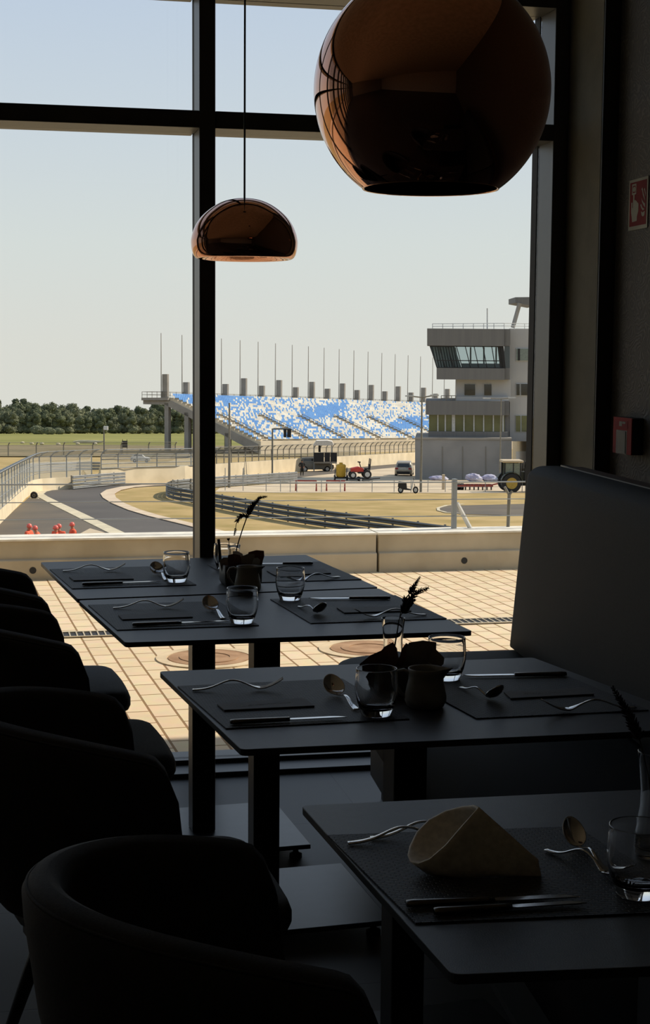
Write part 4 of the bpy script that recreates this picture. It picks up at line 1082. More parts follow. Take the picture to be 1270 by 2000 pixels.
def guard_rail(name, label, px, h, beams, step, face=1, it=2, m='rail'):
    pts = smooth_path([G(x, y) for x, y in px], it)
    root = thing(name, label, 'guard rail', tuple(pts[len(pts) // 2]))
    def off(i, d):
        t = (pts[min(i + 1, len(pts) - 1)] - pts[max(i - 1, 0)]).normalized(); return pts[i] + V((t.y, -t.x, 0)).normalized() * d * face
    bh = h / beams
    for k in range(beams):
        z0 = 0.06 + bh * k; z1 = z0 + bh * 0.84; zm = (z0 + z1) / 2
        prof = [(0.0, z0), (0.07, z0 + 0.03), (0.09, z0 + (zm - z0) * .5), (0.02, zm), (0.09, z1 - (z1 - zm) * .5), (0.07, z1 - 0.03), (0.0, z1), (-0.02, z1 - .02), (-0.02, z0 + .02)]
        S = [[off(i, d) + V((0, 0, z)) for d, z in prof] for i in range(len(pts))]
        MB().loft(S).build('beam', MO[m], root)
    dense = resample(pts, step)[:90]
    for p in dense: 
        j = min(range(len(pts)), key=lambda q: (pts[q] - p).length); q = off(j, -0.10) 
        MB().box(-0.05, 0.05, -0.05, 0.05, 0, h + 0.05, 0, (p.x + (q - pts[j]).x, p.y + (q - pts[j]).y, p.z)).build('post', MO['post'], root)
    return root
LW = [(-46, 1075), (0, 1024.5), (28, 996), (52, 972), (64, 964), (84, 959.5), (110, 957.5), (142, 956)]
conc_wall('barrier_wall', 'pale concrete barrier wall curving along the left edge of the track', LW, 1.02)
LF = [(-46, 1073), (0, 1023), (28, 994.5), (52, 970.5), (64, 962.5), (84, 957.5), (110, 955), (142, 952), (192, 946)]
mesh_fence('debris_fence', 'tall grey debris fence on the curving barrier wall at far left', LF, 0.8, 2.75, 3.2, (0.75, 0.45), 3, 'wire', 0.025, postr=0.055, smooth=2)
guard_rail('guard_rail', 'short grey guard rail joining the end of the left barrier wall', [(142, 957), (190, 952), (244, 947.5)], 1.15, 4, 3.0, 1, 0)
conc_wall('barrier_wall', 'pale concrete barrier wall beyond the bend, running on below the grandstand', [(198, 949), (243, 946.5), (362, 942), (423, 937), (581, 922), (700, 913), (815, 904)], 1.55, 0.3)
guard_rail('guard_rail', 'distant pale guard rail behind the debris fence at far left', [(40, 925), (90, 921), (150, 919), (196, 919)], 1.0, 3, 4.0, 1, 0)
mesh_fence('debris_fence', 'debris fence on the concrete wall left of the window mullion', [(198, 949), (243, 946.5), (362, 942), (423, 937)], 1.55, 2.7, 2.6, (0.6, 0.5), 3, 'wire', 0.04, postr=0.05)
mesh_fence('debris_fence', 'long debris fence with bent posts along the foot of the grandstand', [(423, 936.5), (581, 921.5), (700, 912.5), (815, 903.5)], 1.55, 2.7, 2.2, (0.5, 0.5), 2, 'wire2', 0.035, postr=0.055)
mesh_fence('boundary_fence', 'low far fence with bent posts in front of the green field', [(-40, 893), (120, 891), (250, 890), (372, 889)], 0.0, 1.8, 5.4, (0.5, 0.5), 1, 'wire2', 0.03, postr=0.09)
guard_rail('guard_rail', 'long dark guard rail sweeping from the bend down to the terrace wall', [(371, 958), (345, 960), (330, 963.5), (325.5, 968), (327, 973), (345, 978.5), (371, 982.5), (422, 993), (487, 1006), (563, 1020), (640, 1032), (708, 1042), (800, 1056), (900, 1071)], 0.94, 3, 2.6, 1, 3, 'rail_dark')
guard_rail('guard_rail', 'grey guard rail on posts ending by the standing figure in the yard', [(340, 961), (371, 958), (422, 952.5), (500, 947), (580, 941)], 0.95, 4, 2.2, 1, 1)
# yard: post-and-rope fence and red steel hoops
root = thing('rope_fence', 'low fence of thin posts and rope along the near edge of the yard', 'fence', tuple(G(720, 961)))
fx = [440, 475, 520, 548, 567, 580, 628, 665, 727, 770, 803, 836, 870, 948, 985, 1020]
fp = []
for x in fx:
    p = G(x, 958 + 3.5 * min(1, (x - 420) / 150)); fp.append(p); MB().tube([p, vert(p, 1.05 if x > 500 else 1.9)], 0.03, 6).build('post', MO['galv'], root)
MB().tube([vert(p, 0.86) for p in fp], 0.022, 5).build('rope', MO['bluewhite'], root)
MB().tube([vert(p, 0.45) for p in fp], 0.012, 5).build('rope', MO['galv'], root)
for k, (a, b, lb) in enumerate(((578, 618, 'left red steel hoop barrier in the yard'), (638, 673.5, 'right red steel hoop barrier in the yard'))):
    p, q = G(a, 959.5), G(b, 960)
    MB().tube([p, vert(p, .88), vert(q, .88), q], 0.075, 8).build('hoop_barrier', MO['redr'], None)
    o = bpy.context.scene.objects[-1] if False else COL.objects[-1]; tag(o, lb, 'barrier', 'red hoop barriers')

# ================================================================ grandstand
RU = V((0.5146, 0.8574, 0)); RN = V((0.8574, -0.5146, 0)); GB = V((-30.1, 283, 0))
def GS(r, s, h): p = GB + RU * r + RN * s; return V((p.x, p.y, zg(p.y) + h))
LEN = 6.438 * 20
gs = thing('grandstand', 'open concrete grandstand with blue and white seats beyond the track', 'grandstand', tuple(GS(20, 10, 0)))
NR = 22; S0, S1, H0, H1 = 1.6, 21.3, 10.2, 2.1
def row(k): f = k / NR; return S0 + (S1 - S0) * f, H0 + (H1 - H0) * f
mb = MB()
for k in range(NR):
    s, h = row(k); s2, h2 = row(k + 1)
    mb.hexa([GS(0.2, s, h - 0.75), GS(LEN, s, h - 0.75), GS(LEN, s2, h - 0.75), GS(0.2, s2, h - 0.75)], [GS(0.2, s, h), GS(LEN, s, h), GS(LEN, s2, h), GS(0.2, s2, h)])
mb.build('terrace_steps', MO['conc_light'], gs)
mb = MB(); mb.hexa([GS(-0.4, -4.5, 9.7), GS(LEN, -4.5, 9.7), GS(LEN, S0, 9.7), GS(-0.4, S0, 9.7)], [GS(-0.4, -4.5, 10.2), GS(LEN, -4.5, 10.2), GS(LEN, S0, 10.2), GS(-0.4, S0, 10.2)]); mb.build('rear_walkway', MO['conc'], gs)
mb = MB(); mb.hexa([GS(0.2, S1, 0), GS(LEN, S1, 0), GS(LEN, S1 + .3, 0), GS(0.2, S1 + .3, 0)], [GS(0.2, S1, H1 + .35), GS(LEN, S1, H1 + .35), GS(LEN, S1 + .3, H1 + .35), GS(0.2, S1 + .3, H1 + .35)])
mb.build('front_wall', MO['conc_light'], gs)
for k in range(0, 20):
    r = 6.438 * k
    if k in (0, 1, 2, 3) or k % 3 == 0:
        mb = MB(); prof = [(-4.4, 9.7), (-4.4, 9.0), (0.6, 8.9), (S1 - 0.5, 0.4), (S1 - .2, 0.4), (S1 - .2, H1 - 0.2), (S0 + .4, H0 - 0.6)]
        mb.loft([[GS(r, s, h) for s, h in prof], [GS(r + .6, s, h) for s, h in prof]]); mb.build('raker_beam', MO['conc'], gs)
        for s in (0.5, 5.0, 14.0):
            ht = 9.2 if s < 1 else (H0 - (s - S0) / (S1 - S0) * (H0 - H1) - 1.3)
            mb = MB(); mb.hexa([GS(r, s, -.3), GS(r + .8, s, -.3), GS(r + .8, s + .9, -.3), GS(r, s + .9, -.3)], [GS(r, s, ht), GS(r + .8, s, ht), GS(r + .8, s + .9, ht), GS(r, s + .9, ht)]); mb.build('column', MO['conc'], gs)
    tall = k % 2 == 0
    ht = 14.5 if tall else 13.2
    mb = MB(); mb.hexa([GS(r, 0, 10.2), GS(r + .55, 0, 10.2), GS(r + .55, 1.15, 10.2), GS(r, 1.15, 10.2)], [GS(r, 0, ht), GS(r + .55, 0, ht), GS(r + .55, 1.15, ht), GS(r, 1.15, ht)])
    mb.hexa([GS(r - .05, -.25, 10.9), GS(r + .5, -.25, 10.9), GS(r + .5, 0.05, 10.9), GS(r - .05, 0.05, 10.9)], [GS(r - .05, -.25, 11.4), GS(r + .5, -.25, 11.4), GS(r + .5, 0.05, 11.4), GS(r - .05, 0.05, 11.4)])
    mb.build('pier', MO['conc'], gs)
    MB().tube([GS(r, -.2, 10.2), GS(r, -.2, 22.0)], [0.10, 0.06], 6).build('pole', MO['conc'], gs)
mb = MB()
for h in (10.75, 11.3): mb.tube([GS(-.3, S0 - .2, h), GS(-.3, -4.4, h)], 0.04, 5); mb.tube([GS(-.3, -4.4, h), GS(LEN, -4.4, h)], 0.04, 5); mb.tube([GS(-.3, 0.6, h), GS(LEN, .6, h)], 0.03, 5)
for k in range(6): s = -4.4 + k * 1.15; mb.tube([GS(-.3, s, 10.2), GS(-.3, s, 11.3)], 0.05, 5)
for k in range(70):
    r = -.3 + k * 1.9; mb.tube([GS(r, .6, 10.2), GS(r, .6, 11.3)], 0.045, 5)
mb.build('walkway_railing', MO['post'], gs)
# stairs in the lower half
aisles = [2.6 + 13.9 * j for j in range(-0, 9)]
for a in aisles:
    mb = MB(); S = []
    for k in range(10, NR):
        s, h = row(k); s2, h2 = row(k + 1)
        for q in (0, 1):
            u0, u1 = s + (s2 - s) * q / 2, s + (s2 - s) * (q + 1) / 2; hh_ = h - (h - h2) * q / 2 + .04
            mb.hexa([GS(a, u0, hh_ - .5), GS(a + 1.3, u0, hh_ - .5), GS(a + 1.3, u1, hh_ - .5), GS(a, u1, hh_ - .5)], [GS(a, u0, hh_), GS(a + 1.3, u0, hh_), GS(a + 1.3, u1, hh_), GS(a, u1, hh_)])
    mb.build('stair', MO['conc'], gs)
    mb = MB()
    for e in (-.1, 1.4):
        p0_, p1_ = row(10), row(NR)
        mb.tube([GS(a + e, p0_[0], p0_[1] + 1.0), GS(a + e, p1_[0], p1_[1] + 1.0)], 0.05, 5)
        for k in range(10, NR, 2): s, h = row(k); mb.tube([GS(a + e, s, h), GS(a + e, s, h + 1.0)], 0.05, 5)
    mb.build('handrail', MO['post'], gs)
# seats
SEATP = 0.55
def seat_shape(mb, r, s, h, w=0.23):
    A = [(-.02, 0.42), (.40, 0.42), (.40, .36), (.02, .36)]
    mb.hexa([GS(r - w, s + .05, h + .30), GS(r + w, s + .05, h + .30), GS(r + w, s + .45, h + .34), GS(r - w, s + .45, h + .34)], [GS(r - w, s + .05, h + .36), GS(r + w, s + .05, h + .36), GS(r + w, s + .45, h + .40), GS(r - w, s + .45, h + .40)])
    mb.hexa([GS(r - w, s + .02, h + .33), GS(r + w, s + .02, h + .33), GS(r + w, s + .08, h + .33), GS(r - w, s + .08, h + .33)], [GS(r - w * .9, s - .06, h + .78), GS(r + w * .9, s - .06, h + .78), GS(r + w * .9, s - .01, h + .78), GS(r - w * .9, s - .01, h + .78)])
rnd = random.Random(11)
def patch(r, k):
    # solid blue fields of the seat mosaic
    v = sin(r * 0.115 + k * 0.42) + 0.8 * sin(r * 0.047 - k * 0.22 + 1.0) + 0.35 * sin(r * .31 + k * .9)
    return v
allseats = []
for k in range(NR):
    s, h = row(k)
    nn_ = int((LEN - 1) / SEATP)
    for j in range(nn_):
        r = 0.8 + j * SEATP
        if k >= 10 and any(a - .3 < r < a + 1.6 for a in aisles): continue
        v = patch(r, k)
        pw = 0.48 + 0.30 * min(1, r / 90)
        if v > 1.25: pw = 0.04
        elif v > 0.95: pw = 0.3
        allseats.append((r, s, h, rnd.random() < pw))
near = sorted(range(len(allseats)), key=lambda i: (GS(allseats[i][0], allseats[i][1], allseats[i][2]) - CC).length)[:100]
near = set(near)
mbs = {True: MB(), False: MB()}
for i, (r, s, h, wv) in enumerate(allseats):
    if i in near:
        q = MB(); seat_shape(q, r, s, h); q.build('seat', MO['seat_white'] if wv else MO['seat_blue'], gs, norm=False)
    else: seat_shape(mbs[wv], r, s, h)
bl = mbs[False].build('seating', MO['seat_blue'], gs, norm=False, kind='stuff')
wh = mbs[True].build('white_seating', MO['seat_white'], gs, norm=False, kind='stuff')

# ================================================================ race control tower
TY = 157.0
def prect(mb, x0, y0, x1, y1, Y, dep, x0b=None, x1b=None):
    a, b = at_y(x0, y1, Y), at_y(x1, y1, Y); c, d = at_y(x0b or x0, y0, Y), at_y(x1b or x1, y0, Y)
    a.z = b.z = (a.z + b.z) / 2; c.z = d.z = (c.z + d.z) / 2
    o = V((dep * 0.075, dep, 0)); mb.hexa([a, b, b + o, a + o], [c, d, d + o, c + o]); return mb
tw = thing('control_tower', 'grey race control tower with a slanted glazed cabin, right of the grandstand', 'building', tuple(G(910, 936)))
prect(MB(), 834.5, 642, 985, 675.5, TY, 9).build('roof_parapet', MO['clad'], tw)
prect(MB(), 985, 642.5, 997, 675.5, TY + .5, 8).build('roof_parapet', MO['clad'], tw)
prect(MB(), 853, 719, 986, 741.5, TY, 8.4).build('cabin_sill_band', MO['clad'], tw)
prect(MB(), 986, 719, 996, 741, TY + .5, 7.5).build('cabin_sill_band', MO['clad'], tw)
# glazed cabin: slanted mullions, panes, slatted blinds on the left
cab = prect(MB(), 855, 676, 981, 719, TY + .35, .03, 840, 976).build('cabin_glazing', panemat('cabin_glass', (214, 224, 226), 1.0), tw)
mb = MB()
for i in range(9):
    t = i / 8; xb = 855 + (984 - 855) * t; xt = 840 + (978 - 840) * t
    prect(mb, xb - .8, 676, xb + .8, 719, TY + .2, .25, xt - .8, xt + .8)
prect(mb, 840, 675.5, 984, 677.5, TY + .2, .25); prect(mb, 853, 703.5, 982, 705.2, TY + .2, .2); prect(mb, 853, 717.5, 985, 719, TY + .2, .25)
prect(mb, 977, 676, 988, 719, TY + .3, .3, 972, 984)
mb.build('cabin_mullions', MO['dark'], cab)
mb = MB()
for i in range(9):
    x = 846 + i * 5.2; prect(mb, x + 8, 678, x + 10.5, 718, TY + 1.2, .1, x, x + 3)
mb.build('blinds', MO['alu'], cab)
mb = MB(); prect(mb, 853, 677, 902, 719, TY + 2.2, .1, 840, 888); mb.build('cabin_partition', MO['tglass'], cab)
mb = MB(); prect(mb, 985, 676, 996, 719, TY + 1.2, .3); mb.build('side_glazing', MO['tglass'], tw)
mb = MB(); prect(mb, 902, 710, 985, 719, TY + 3, .6); mb.build('control_desk', MO['clad_light'], tw)
for x in (918, 944, 968): prect(MB(), x, 678, x + 3, 719, TY + 6, .3).build('cabin_post', MO['alu'], tw)
mb = MB(); prect(mb, 892, 741, 998, 784, TY + 1.5, 6.5); mb.build('wall', MO['clad_light'], tw)
for x0, x1 in ((907.5, 928.5), (946, 960.5)):
    f = prect(MB(), x0 - 1, 749.5, x1 + 1, 772.5, TY + 1.42, .1).build('window', MO['alu'], tw); prect(MB(), x0, 750.5, x1, 771.8, TY + 1.36, .08).build('pane', MO['carglass'], f)
prect(MB(), 831.5, 783, 986, 810.5, TY - .2, 9).build('balcony_band', MO['clad'], tw)
prect(MB(), 986, 783, 995, 811, TY + .5, 7).build('balcony_band', MO['clad'], tw)
prect(MB(), 890, 775, 994, 784, TY + .6, 1).build('balcony_upstand', MO['clad_light'], tw)
mb = MB()
for y in (773, 778): 
    p, q = at_y(862, y, TY), at_y(891, y, TY); mb.tube([p, q], .04, 5)
for x in (862, 872, 882, 890): mb.tube([at_y(x, 773, TY), at_y(x, 784, TY)], .04, 5)
mb.build('balcony_railing', MO['post'], tw)
gl = prect(MB(), 838, 810, 986, 843, TY + .6, .2).build('ground_glazing', MO['gglass'], tw)
mb = MB()
for x, w in ((855.5, 1.2), (870, 1.3), (886, 3.2), (906.5, 1.2), (926, 1.2), (945, 1.2), (964, 1.2), (983, 1.4)): prect(mb, x - w, 810, x + w, 843, TY + .45, .25)
mb.build('glazing_bars', MO['alu'], gl)
prect(MB(), 986, 811, 995, 856, TY + 1.0, 1).build('side_return', MO['clad'], tw)
prect(MB(), 837, 843, 992, 856, TY + .3, 8).build('base_band', MO['clad'], tw)
bw = prect(MB(), 996, 642, 1060, 862, TY + 2.5, 9).build('main_block', MO['clad_light'], tw)
for x0, y0, x1, y1, m in ((1009, 681, 1035, 704, 'cabglass'), (1009, 750, 1015.5, 772, 'carglass'), (1018, 750, 1038, 772, 'carglass'), (1008, 812, 1017, 843, 'gglass'), (1019, 812, 1038, 843, 'gglass')):
    f = prect(MB(), x0 - 1, y0 - 1, x1 + 1, y1 + 1, TY + 2.42, .1).build('window', MO['alu'], tw); prect(MB(), x0, y0, x1, y1, TY + 2.36, .08).build('pane', MO[m], f)
    if m == 'cabglass': prect(MB(), 1012, 681, 1016, 704, TY + 2.3, .08).build('window_bar', MO['dark'], f)
mb = MB()
for y in (632.5, 637.5): mb.tube([at_y(845, y, TY + 1), at_y(985, y - 1, TY + 1), at_y(1050, y, TY + 4)], .035, 5)
for x in range(845, 1045, 20): 
    mb.tube([at_y(x, 632, TY + 1 + max(0, (x - 985) * .046)), at_y(x, 644, TY + 1 + max(0, (x - 985) * .046))], .035, 5)
mb.build('roof_railing', MO['alu'], tw)
MB().tube([at_y(952, 645, TY + 2), at_y(952, 602, TY + 2)], .06, 6).build('antenna', MO['alu'], tw)
p, q = at_y(1015.5, 592, TY + 4), at_y(1002, 640, TY + 4); MB().tube([p, q], .22, 8).build('canopy_strut', MO['conc'], tw)
mb = MB(); a, b, c, d = at_y(1007, 591, TY + 4), at_y(1045, 598, TY + 4), at_y(1045, 580, TY + 4), at_y(1007, 580.5, TY + 4); mb.prism([a, b, c, d], V((0, 6, 0))); mb.build('canopy', MO['clad'], tw)
MT['block'] = mat('precast_panel', (150, 148, 144), 0.9, c2=(134, 133, 130), ns=0.35, detail=6)
rt = thing('concrete_block', 'long grey precast concrete base building under the control tower', 'building', tuple(G(905, 937)))
BYY = 156.2
prect(MB(), 811, 856, 1000, 938, BYY, 10).build('wall', MT['block'], rt)
prect(MB(), 811, 855, 1000, 858.5, BYY - .1, 10.2).build('coping', MO['conc'], rt)
for x in (864.5, 904, 949): prect(MB(), x - .6, 872, x + .6, 937, BYY - .06, .1).build('panel_joint', MO['post'], rt)
rt = thing('workshop', 'sunlit cream building with a shutter, right of the concrete block', 'building', tuple(G(1020, 925)))
MO['cream'] = mat('cream_render', (238, 218, 178), .9)
c0 = at_y(1001, 920, 170); 
mb = MB(); a, b = at_y(1001, 925, 172), at_y(1060, 925, 150); a2, b2 = at_y(1001, 856, 172), at_y(1060, 852, 150); a2.z = b2.z; 
mb.prism([a, b, b2, a2], V((6, 6, 0))); mb.build('wall', MO['cream'], rt)
mb = MB(); f_ = lambda x, y: at_y(x, y, 172 - 22 * (x - 1001) / 59) - V((.12, .12, 0)); mb.prism([f_(1010, 915), f_(1045, 915), f_(1045, 880), f_(1010, 882)], V((.15, .15, 0))); mb.build('shutter', MO['alu'], rt)
# ================================================================ trees and bushes
MO['leaf'] = mat('tree_foliage', (120, 124, 94), 0.95, c2=(82, 89, 68), ns=0.35, detail=8, bump=0.0, spec=0.1)  # foliage colours lightened to stand for haze over the distance
MO['leaf2'] = mat('grey_green_foliage', (132, 134, 106), 0.95, c2=(94, 99, 77), ns=0.35, detail=8, spec=0.1)
MO['trunk'] = mat('bark', (84, 74, 60), 0.9)
def tree_proto(seed, m, tall=1.0):
    rnd = random.Random(seed)
    root = thing('tree', 'x', 'tree', group='trees of the far wood')
    mb = MB(); lobes = []
    for k in range(16):
        a = rnd.uniform(0, 2 * pi); rr_ = rnd.uniform(0, 3.4) * (1 if k > 1 else 0); z = rnd.uniform(3.2, 12.5) * tall
        sc = 1 - abs(z / tall - 7) / 13
        lobes.append(((rr_ * cos(a), rr_ * sin(a), z), (rnd.uniform(1.9, 3.2) * sc, rnd.uniform(1.9, 3.2) * sc, rnd.uniform(1.6, 2.6))))
    lobes.append(((0, 0, 2.6), (4.2, 4.2, 2.8)))
    for i, (c, r) in enumerate(lobes):
        mb.blob(c, (r[0] * .86, r[1] * .86, r[2] * .86), 2, 0.10, seed * 31 + i)
        for q in range(170):                       # leaf sprays standing off the lobe
            d = V((rnd.gauss(0, 1), rnd.gauss(0, 1), rnd.gauss(0, 1))).normalized()
            p = V(c) + V((d.x * r[0], d.y * r[1], d.z * r[2])) * rnd.uniform(.84, 1.12)
            u = (d.orthogonal().normalized() + V((rnd.gauss(0, .6), rnd.gauss(0, .6), rnd.gauss(0, .6)))).normalized(); w_ = (d + u * rnd.gauss(0, .5)).cross(u).normalized()
            s_ = rnd.uniform(.28, .55)
            mb.face([p - u * s_, p + w_ * s_ * .7, p + u * s_, p - w_ * s_ * .7])
    mb.build('crown', m, root, norm=False)
    MB().tube([(0, 0, -0.5), (0.1, 0, 3), (0, .1, 9)], [0.5, 0.4, 0.15], 8).build('trunk', MO['trunk'], root)
    return root
protos = [tree_proto(1, MO['leaf']), tree_proto(2, MO['leaf2'], 0.95), tree_proto(3, MO['leaf'], 1.08), tree_proto(4, MO['leaf2'], 0.8)]
rnd = random.Random(5); used = [False] * 4
TLAB = ['dark green tree in the wood beyond the green field', 'grey-green tree in the wood beyond the green field', 'tall dark green tree in the wood beyond the green field', 'small grey-green tree in the wood beyond the green field']
for row_, (yb, n_, sc) in enumerate(((847.4, 30, 0.74), (845.6, 26, 0.94), (844, 22, 1.16))):
    for i in range(n_):
        x = -70 + 500 * (i + rnd.uniform(.1, .9)) / n_
        k = rnd.randrange(4)
        q = G(x, yb + rnd.uniform(-.3, .3))
        if not used[k]: o = protos[k]; used[k] = True
        else: o = copy_tree(protos[k])
        h = 1 + 0.06 * sin(x * .02 + 1.1) + rnd.uniform(-.07, .07)
        w = rnd.uniform(.95, 1.25)
        o.location = q; o.scale = (sc * w, sc * w, sc * h * 1.0); o.rotation_euler.z = rnd.uniform(0, 6.28); o['label'] = TLAB[k]
for i, (x, y, s) in enumerate(((74, 848.5, .34), (96, 849, .28), (115, 848.6, .25))):
    o = MB().blob((0, 0, 4.5), (8.5, 6, 5.5), 4, .12, 90 + i).blob((5, 1, 3.4), (6, 5, 4.4), 4, .12, 80 + i).build('bush', MO['leaf2'], None); o.location = G(x, y); o.scale = (s, s, s)
    tag(o, ['round bush standing out in front of the far wood, leftmost of three', 'middle of the three bushes in front of the far wood', 'rightmost of the three bushes in front of the far wood'][i], 'bush', 'bushes in front of the wood')

# ================================================================ small things outside
def at_ground(root, x, y, rz=0):
    root.location = G(x, y); root.rotation_euler.z = rz; return root
# lamp columns
def lamp_post(name, label, x, yb, yt, arms, r=.09, head=None):
    p = G(x, yb); Y = p.y; t = at_y(x, yt, Y); t.x = p.x
    root = thing(name, label, 'lamp post', tuple(p), 0)
    MB().tube([p, V((p.x, p.y, t.z))], [r * 1.2, r * .7], 8).build('pole', MO['post'], root)
    for dx, dy in arms:
        e = at_y(x + dx, yt + dy, Y); MB().tube([V((p.x, p.y, t.z - .05)), e], r * .6, 6).build('arm', MO['post'], root)
        s = 1 if dx > 0 else -1
        mb = MB(); mb.box(e.x - .35, e.x + .35, e.y - .12, e.y + .12, e.z - .05, e.z + .06); mb.build('lamp_head', MO['alu'], root)
    return root
lamp_post('lamp_post', 'double-armed lamp column standing in the yard in front of the grandstand end', 822, 962, 775, ((-22, -1.5), (27, -3)))
lamp_post('lamp_post', 'double-armed lamp column in front of the control tower', 976, 950, 778, ((-25, 0), (24, -1)), .07)
lamp_post('flag_pole', 'plain grey pole standing just right of the window mullion', 448, 953, 787, (), .1)['category'] = 'pole'
r_ = lamp_post('camera_pole', 'thin white pole with a camera head beside the far field', 203.5, 888, 834, (), .13); r_['category'] = 'pole'
p = G(203.5, 888); t = at_y(206, 836, p.y)
MB().box(t.x - .3, t.x + .45, t.y - .3, t.y + .3, t.z - .35, t.z + .3).build('camera_head', MT['white'], r_, bevel=.05)
# billboard
p = G(243, 889); root = thing('notice_board', 'small black board on legs in front of the green field', 'board', tuple(p))
a, b = at_y(238.5, 874, p.y), at_y(249, 861, p.y)
MB().box(a.x, b.x, p.y - .1, p.y + .1, a.z, b.z).build('panel', MO['dark'], root)
for x in (a.x + .05, b.x - .12): MB().box(x, x + .08, p.y - .05, p.y + .05, p.z, b.z + .25).build('leg', MO['dark'], root)
# tyre
p = G(66.5, 974.5); root = thing('tyre', 'black tyre leaning at the foot of the left barrier wall', 'tyre', tuple(p), 0)
R1 = .27
mb = MB(); S = []
for k in range(28):
    a = 2 * pi * k / 28
    S.append([V((p.x + (R1 - .08 + .08 * cos(b)) * cos(a), p.y + .1 * sin(b), p.z + R1 + (R1 - .08 + .08 * cos(b)) * sin(a))) for b in [2 * pi * q / 10 for q in range(10)]])
S.append(S[0]); mb.loft(S, cap=False); mb.build('tread', MO['tyre'], root, True)
MB().tube([V((p.x, p.y - .04, p.z + R1)), V((p.x, p.y + .06, p.z + R1))], .17, 20).build('wheel_disc', MO['post'], root)
MB().tube([V((p.x, p.y - .06, p.z + R1)), V((p.x, p.y - .03, p.z + R1))], .06, 12).build('hub', MO['dark'], root)
MB().box(p.x - .32, p.x + .32, p.y - .1, p.y + .3, p.z, p.z + .06).build('stand', MO['line'], root)

# people: one continuous skinned body each
def person(label, P, rz, pose, suit, helmet=True, group=None, sc=1.0, name='person'):
    J, E = pose
    me = bpy.data.meshes.new('tmp'); me.from_pydata([j[:3] for j in J], E, []); o = bpy.data.objects.new('tmp', me); COL.objects.link(o)
    sk = o.modifiers.new('s', 'SKIN'); sk.use_smooth_shade = True
    for i, j in enumerate(J): me.skin_vertices[0].data[i].radius = (j[3], j[4] if len(j) > 4 else j[3])
    me.skin_vertices[0].data[0].use_root = True
    sb_ = o.modifiers.new('u', 'SUBSURF'); sb_.levels = 1; sb_.render_levels = 1
    m2 = bpy.data.meshes.new_from_object(o.evaluated_get(bpy.context.evaluated_depsgraph_get())); bpy.data.objects.remove(o)
    root = thing(name, label, 'person', (0, 0, 0), 0, group)
    b = bpy.data.objects.new('body', m2); COL.objects.link(b); b.parent = root
    m2.materials.append(suit); m2.materials.append(MO['skin'])
    hands = [V(J[i][:3]) for i in HANDS]; head = V(J[HEAD][:3])
    for f in m2.polygons:
        f.use_smooth = True
        c = f.center
        if (c - head).length < .17 and c.z > head.z - .12 or any((c - h).length < .11 for h in hands): f.material_index = 1
    d = V(J[HEAD + 1][:3]) - head
    if helmet:
        mb = MB(); 
        mb.lathe([(0.112, -.005), (.122, .03), (.116, .08), (.092, .13), (.05, .158), (0, .165)], 20); mb.lathe([(.112, -.005), (.106, -.005), (.108, .05), (.0, .14)], 20)
        mb.box(.085, .15, -.07, .07, .002, .014)
        h = mb.build('helmet', MO['helmet'], root, True); h.location = head + V((0, 0, .015))
    else:
        mb = MB().lathe([(0.09, -.02), (.1, .03), (.09, .09), (.05, .12), (0, .13)], 14); h = mb.build('hair', MO['dark'], root, True); h.location = head + V((-.01, 0, .01))
    root.location = P; root.rotation_euler.z = rz; root.scale = (sc, sc, sc)
    return root
HEAD = 5; HANDS = []
def pose(bend=0.0, larm='down', rarm='down', crouch=0.0):
    """faces +x. returns joints (x,y,z,r) and edges"""
    z0 = 0.95 - crouch
    sx = lambda z: bend * (z - z0)
    J = [(0, 0, z0, .15, .17), (sx(z0 + .2), 0, z0 + .2, .15, .20), (sx(z0 + .42), 0, z0 + .42, .16, .25), (sx(z0 + .50), 0, z0 + .50, .09, .12), (sx(z0 + .55) + .01, 0, z0 + .555, .065), (sx(z0 + .63) + .03, 0, z0 + .655, .10, .088), (sx(z0 + .67) + .035, 0, z0 + .745, .082, .077)]
    E = [(0, 1), (1, 2), (2, 3), (3, 4), (4, 5), (5, 6)]
    global HANDS; HANDS = []
    for s, arm in ((1, larm), (-1, rarm)):
        b = len(J); zs_ = z0 + .45; x = sx(zs_)
        A = {'down': [(x, .25 * s, zs_), (x - .02, .29 * s, zs_ - .28), (x + .08, .25 * s, zs_ - .52)], 'fwd': [(x, .25 * s, zs_), (x + .10, .29 * s, zs_ - .25), (x + .34, .18 * s, zs_ - .22)], 'hip': [(x, .21 * s, zs_), (x - .08, .34 * s, zs_ - .24), (x + .06, .22 * s, zs_ - .42)]}[arm]
        J += [A[0] + (.09,), A[1] + (.065,), A[2] + (.042,)]; E += [(2, b), (b, b + 1), (b + 1, b + 2)]
        d = (V(A[2]) - V(A[1])).normalized(); HANDS.append(b + 3)
        c = V(A[2]) + d * .07; J.append(tuple(c) + (.034, .018)); E.append((b + 2, b + 3))
        for q in range(4):
            e = c + d * (.085 - .012 * abs(q - 1.3)) + V((0.02, 0, 0)) + V((.018 * (q - 1.5), .0, 0)); J.append(tuple(e) + (.008,)); E.append((b + 3, len(J) - 1))
        e = V(A[2]) + d * .05 + V((.045, -.01 * s, 0)); J.append(tuple(e) + (.010,)); E.append((b + 3, len(J) - 1))
    for s in (1, -1):
        b = len(J); k = crouch
        J += [(.02, .10 * s, z0 - .06, .10), (.04 + k * .62, .13 * s, (z0 - .06) * .53 + k * .45, .075), (-.02 + k * .5, .12 * s, .10, .048), (.02 + k * .5, .12 * s, .04, .05), (.17 + k * .5, .13 * s, .03, .04)]
        E += [(0, b), (b, b + 1), (b + 1, b + 2), (b + 2, b + 3), (b + 3, b + 4)]
    return J, E
def stand_at(x, ytop, Y, extra=0.0):
    p = at_y(x, ytop, Y); return V((p.x, Y, zg(Y) + extra))
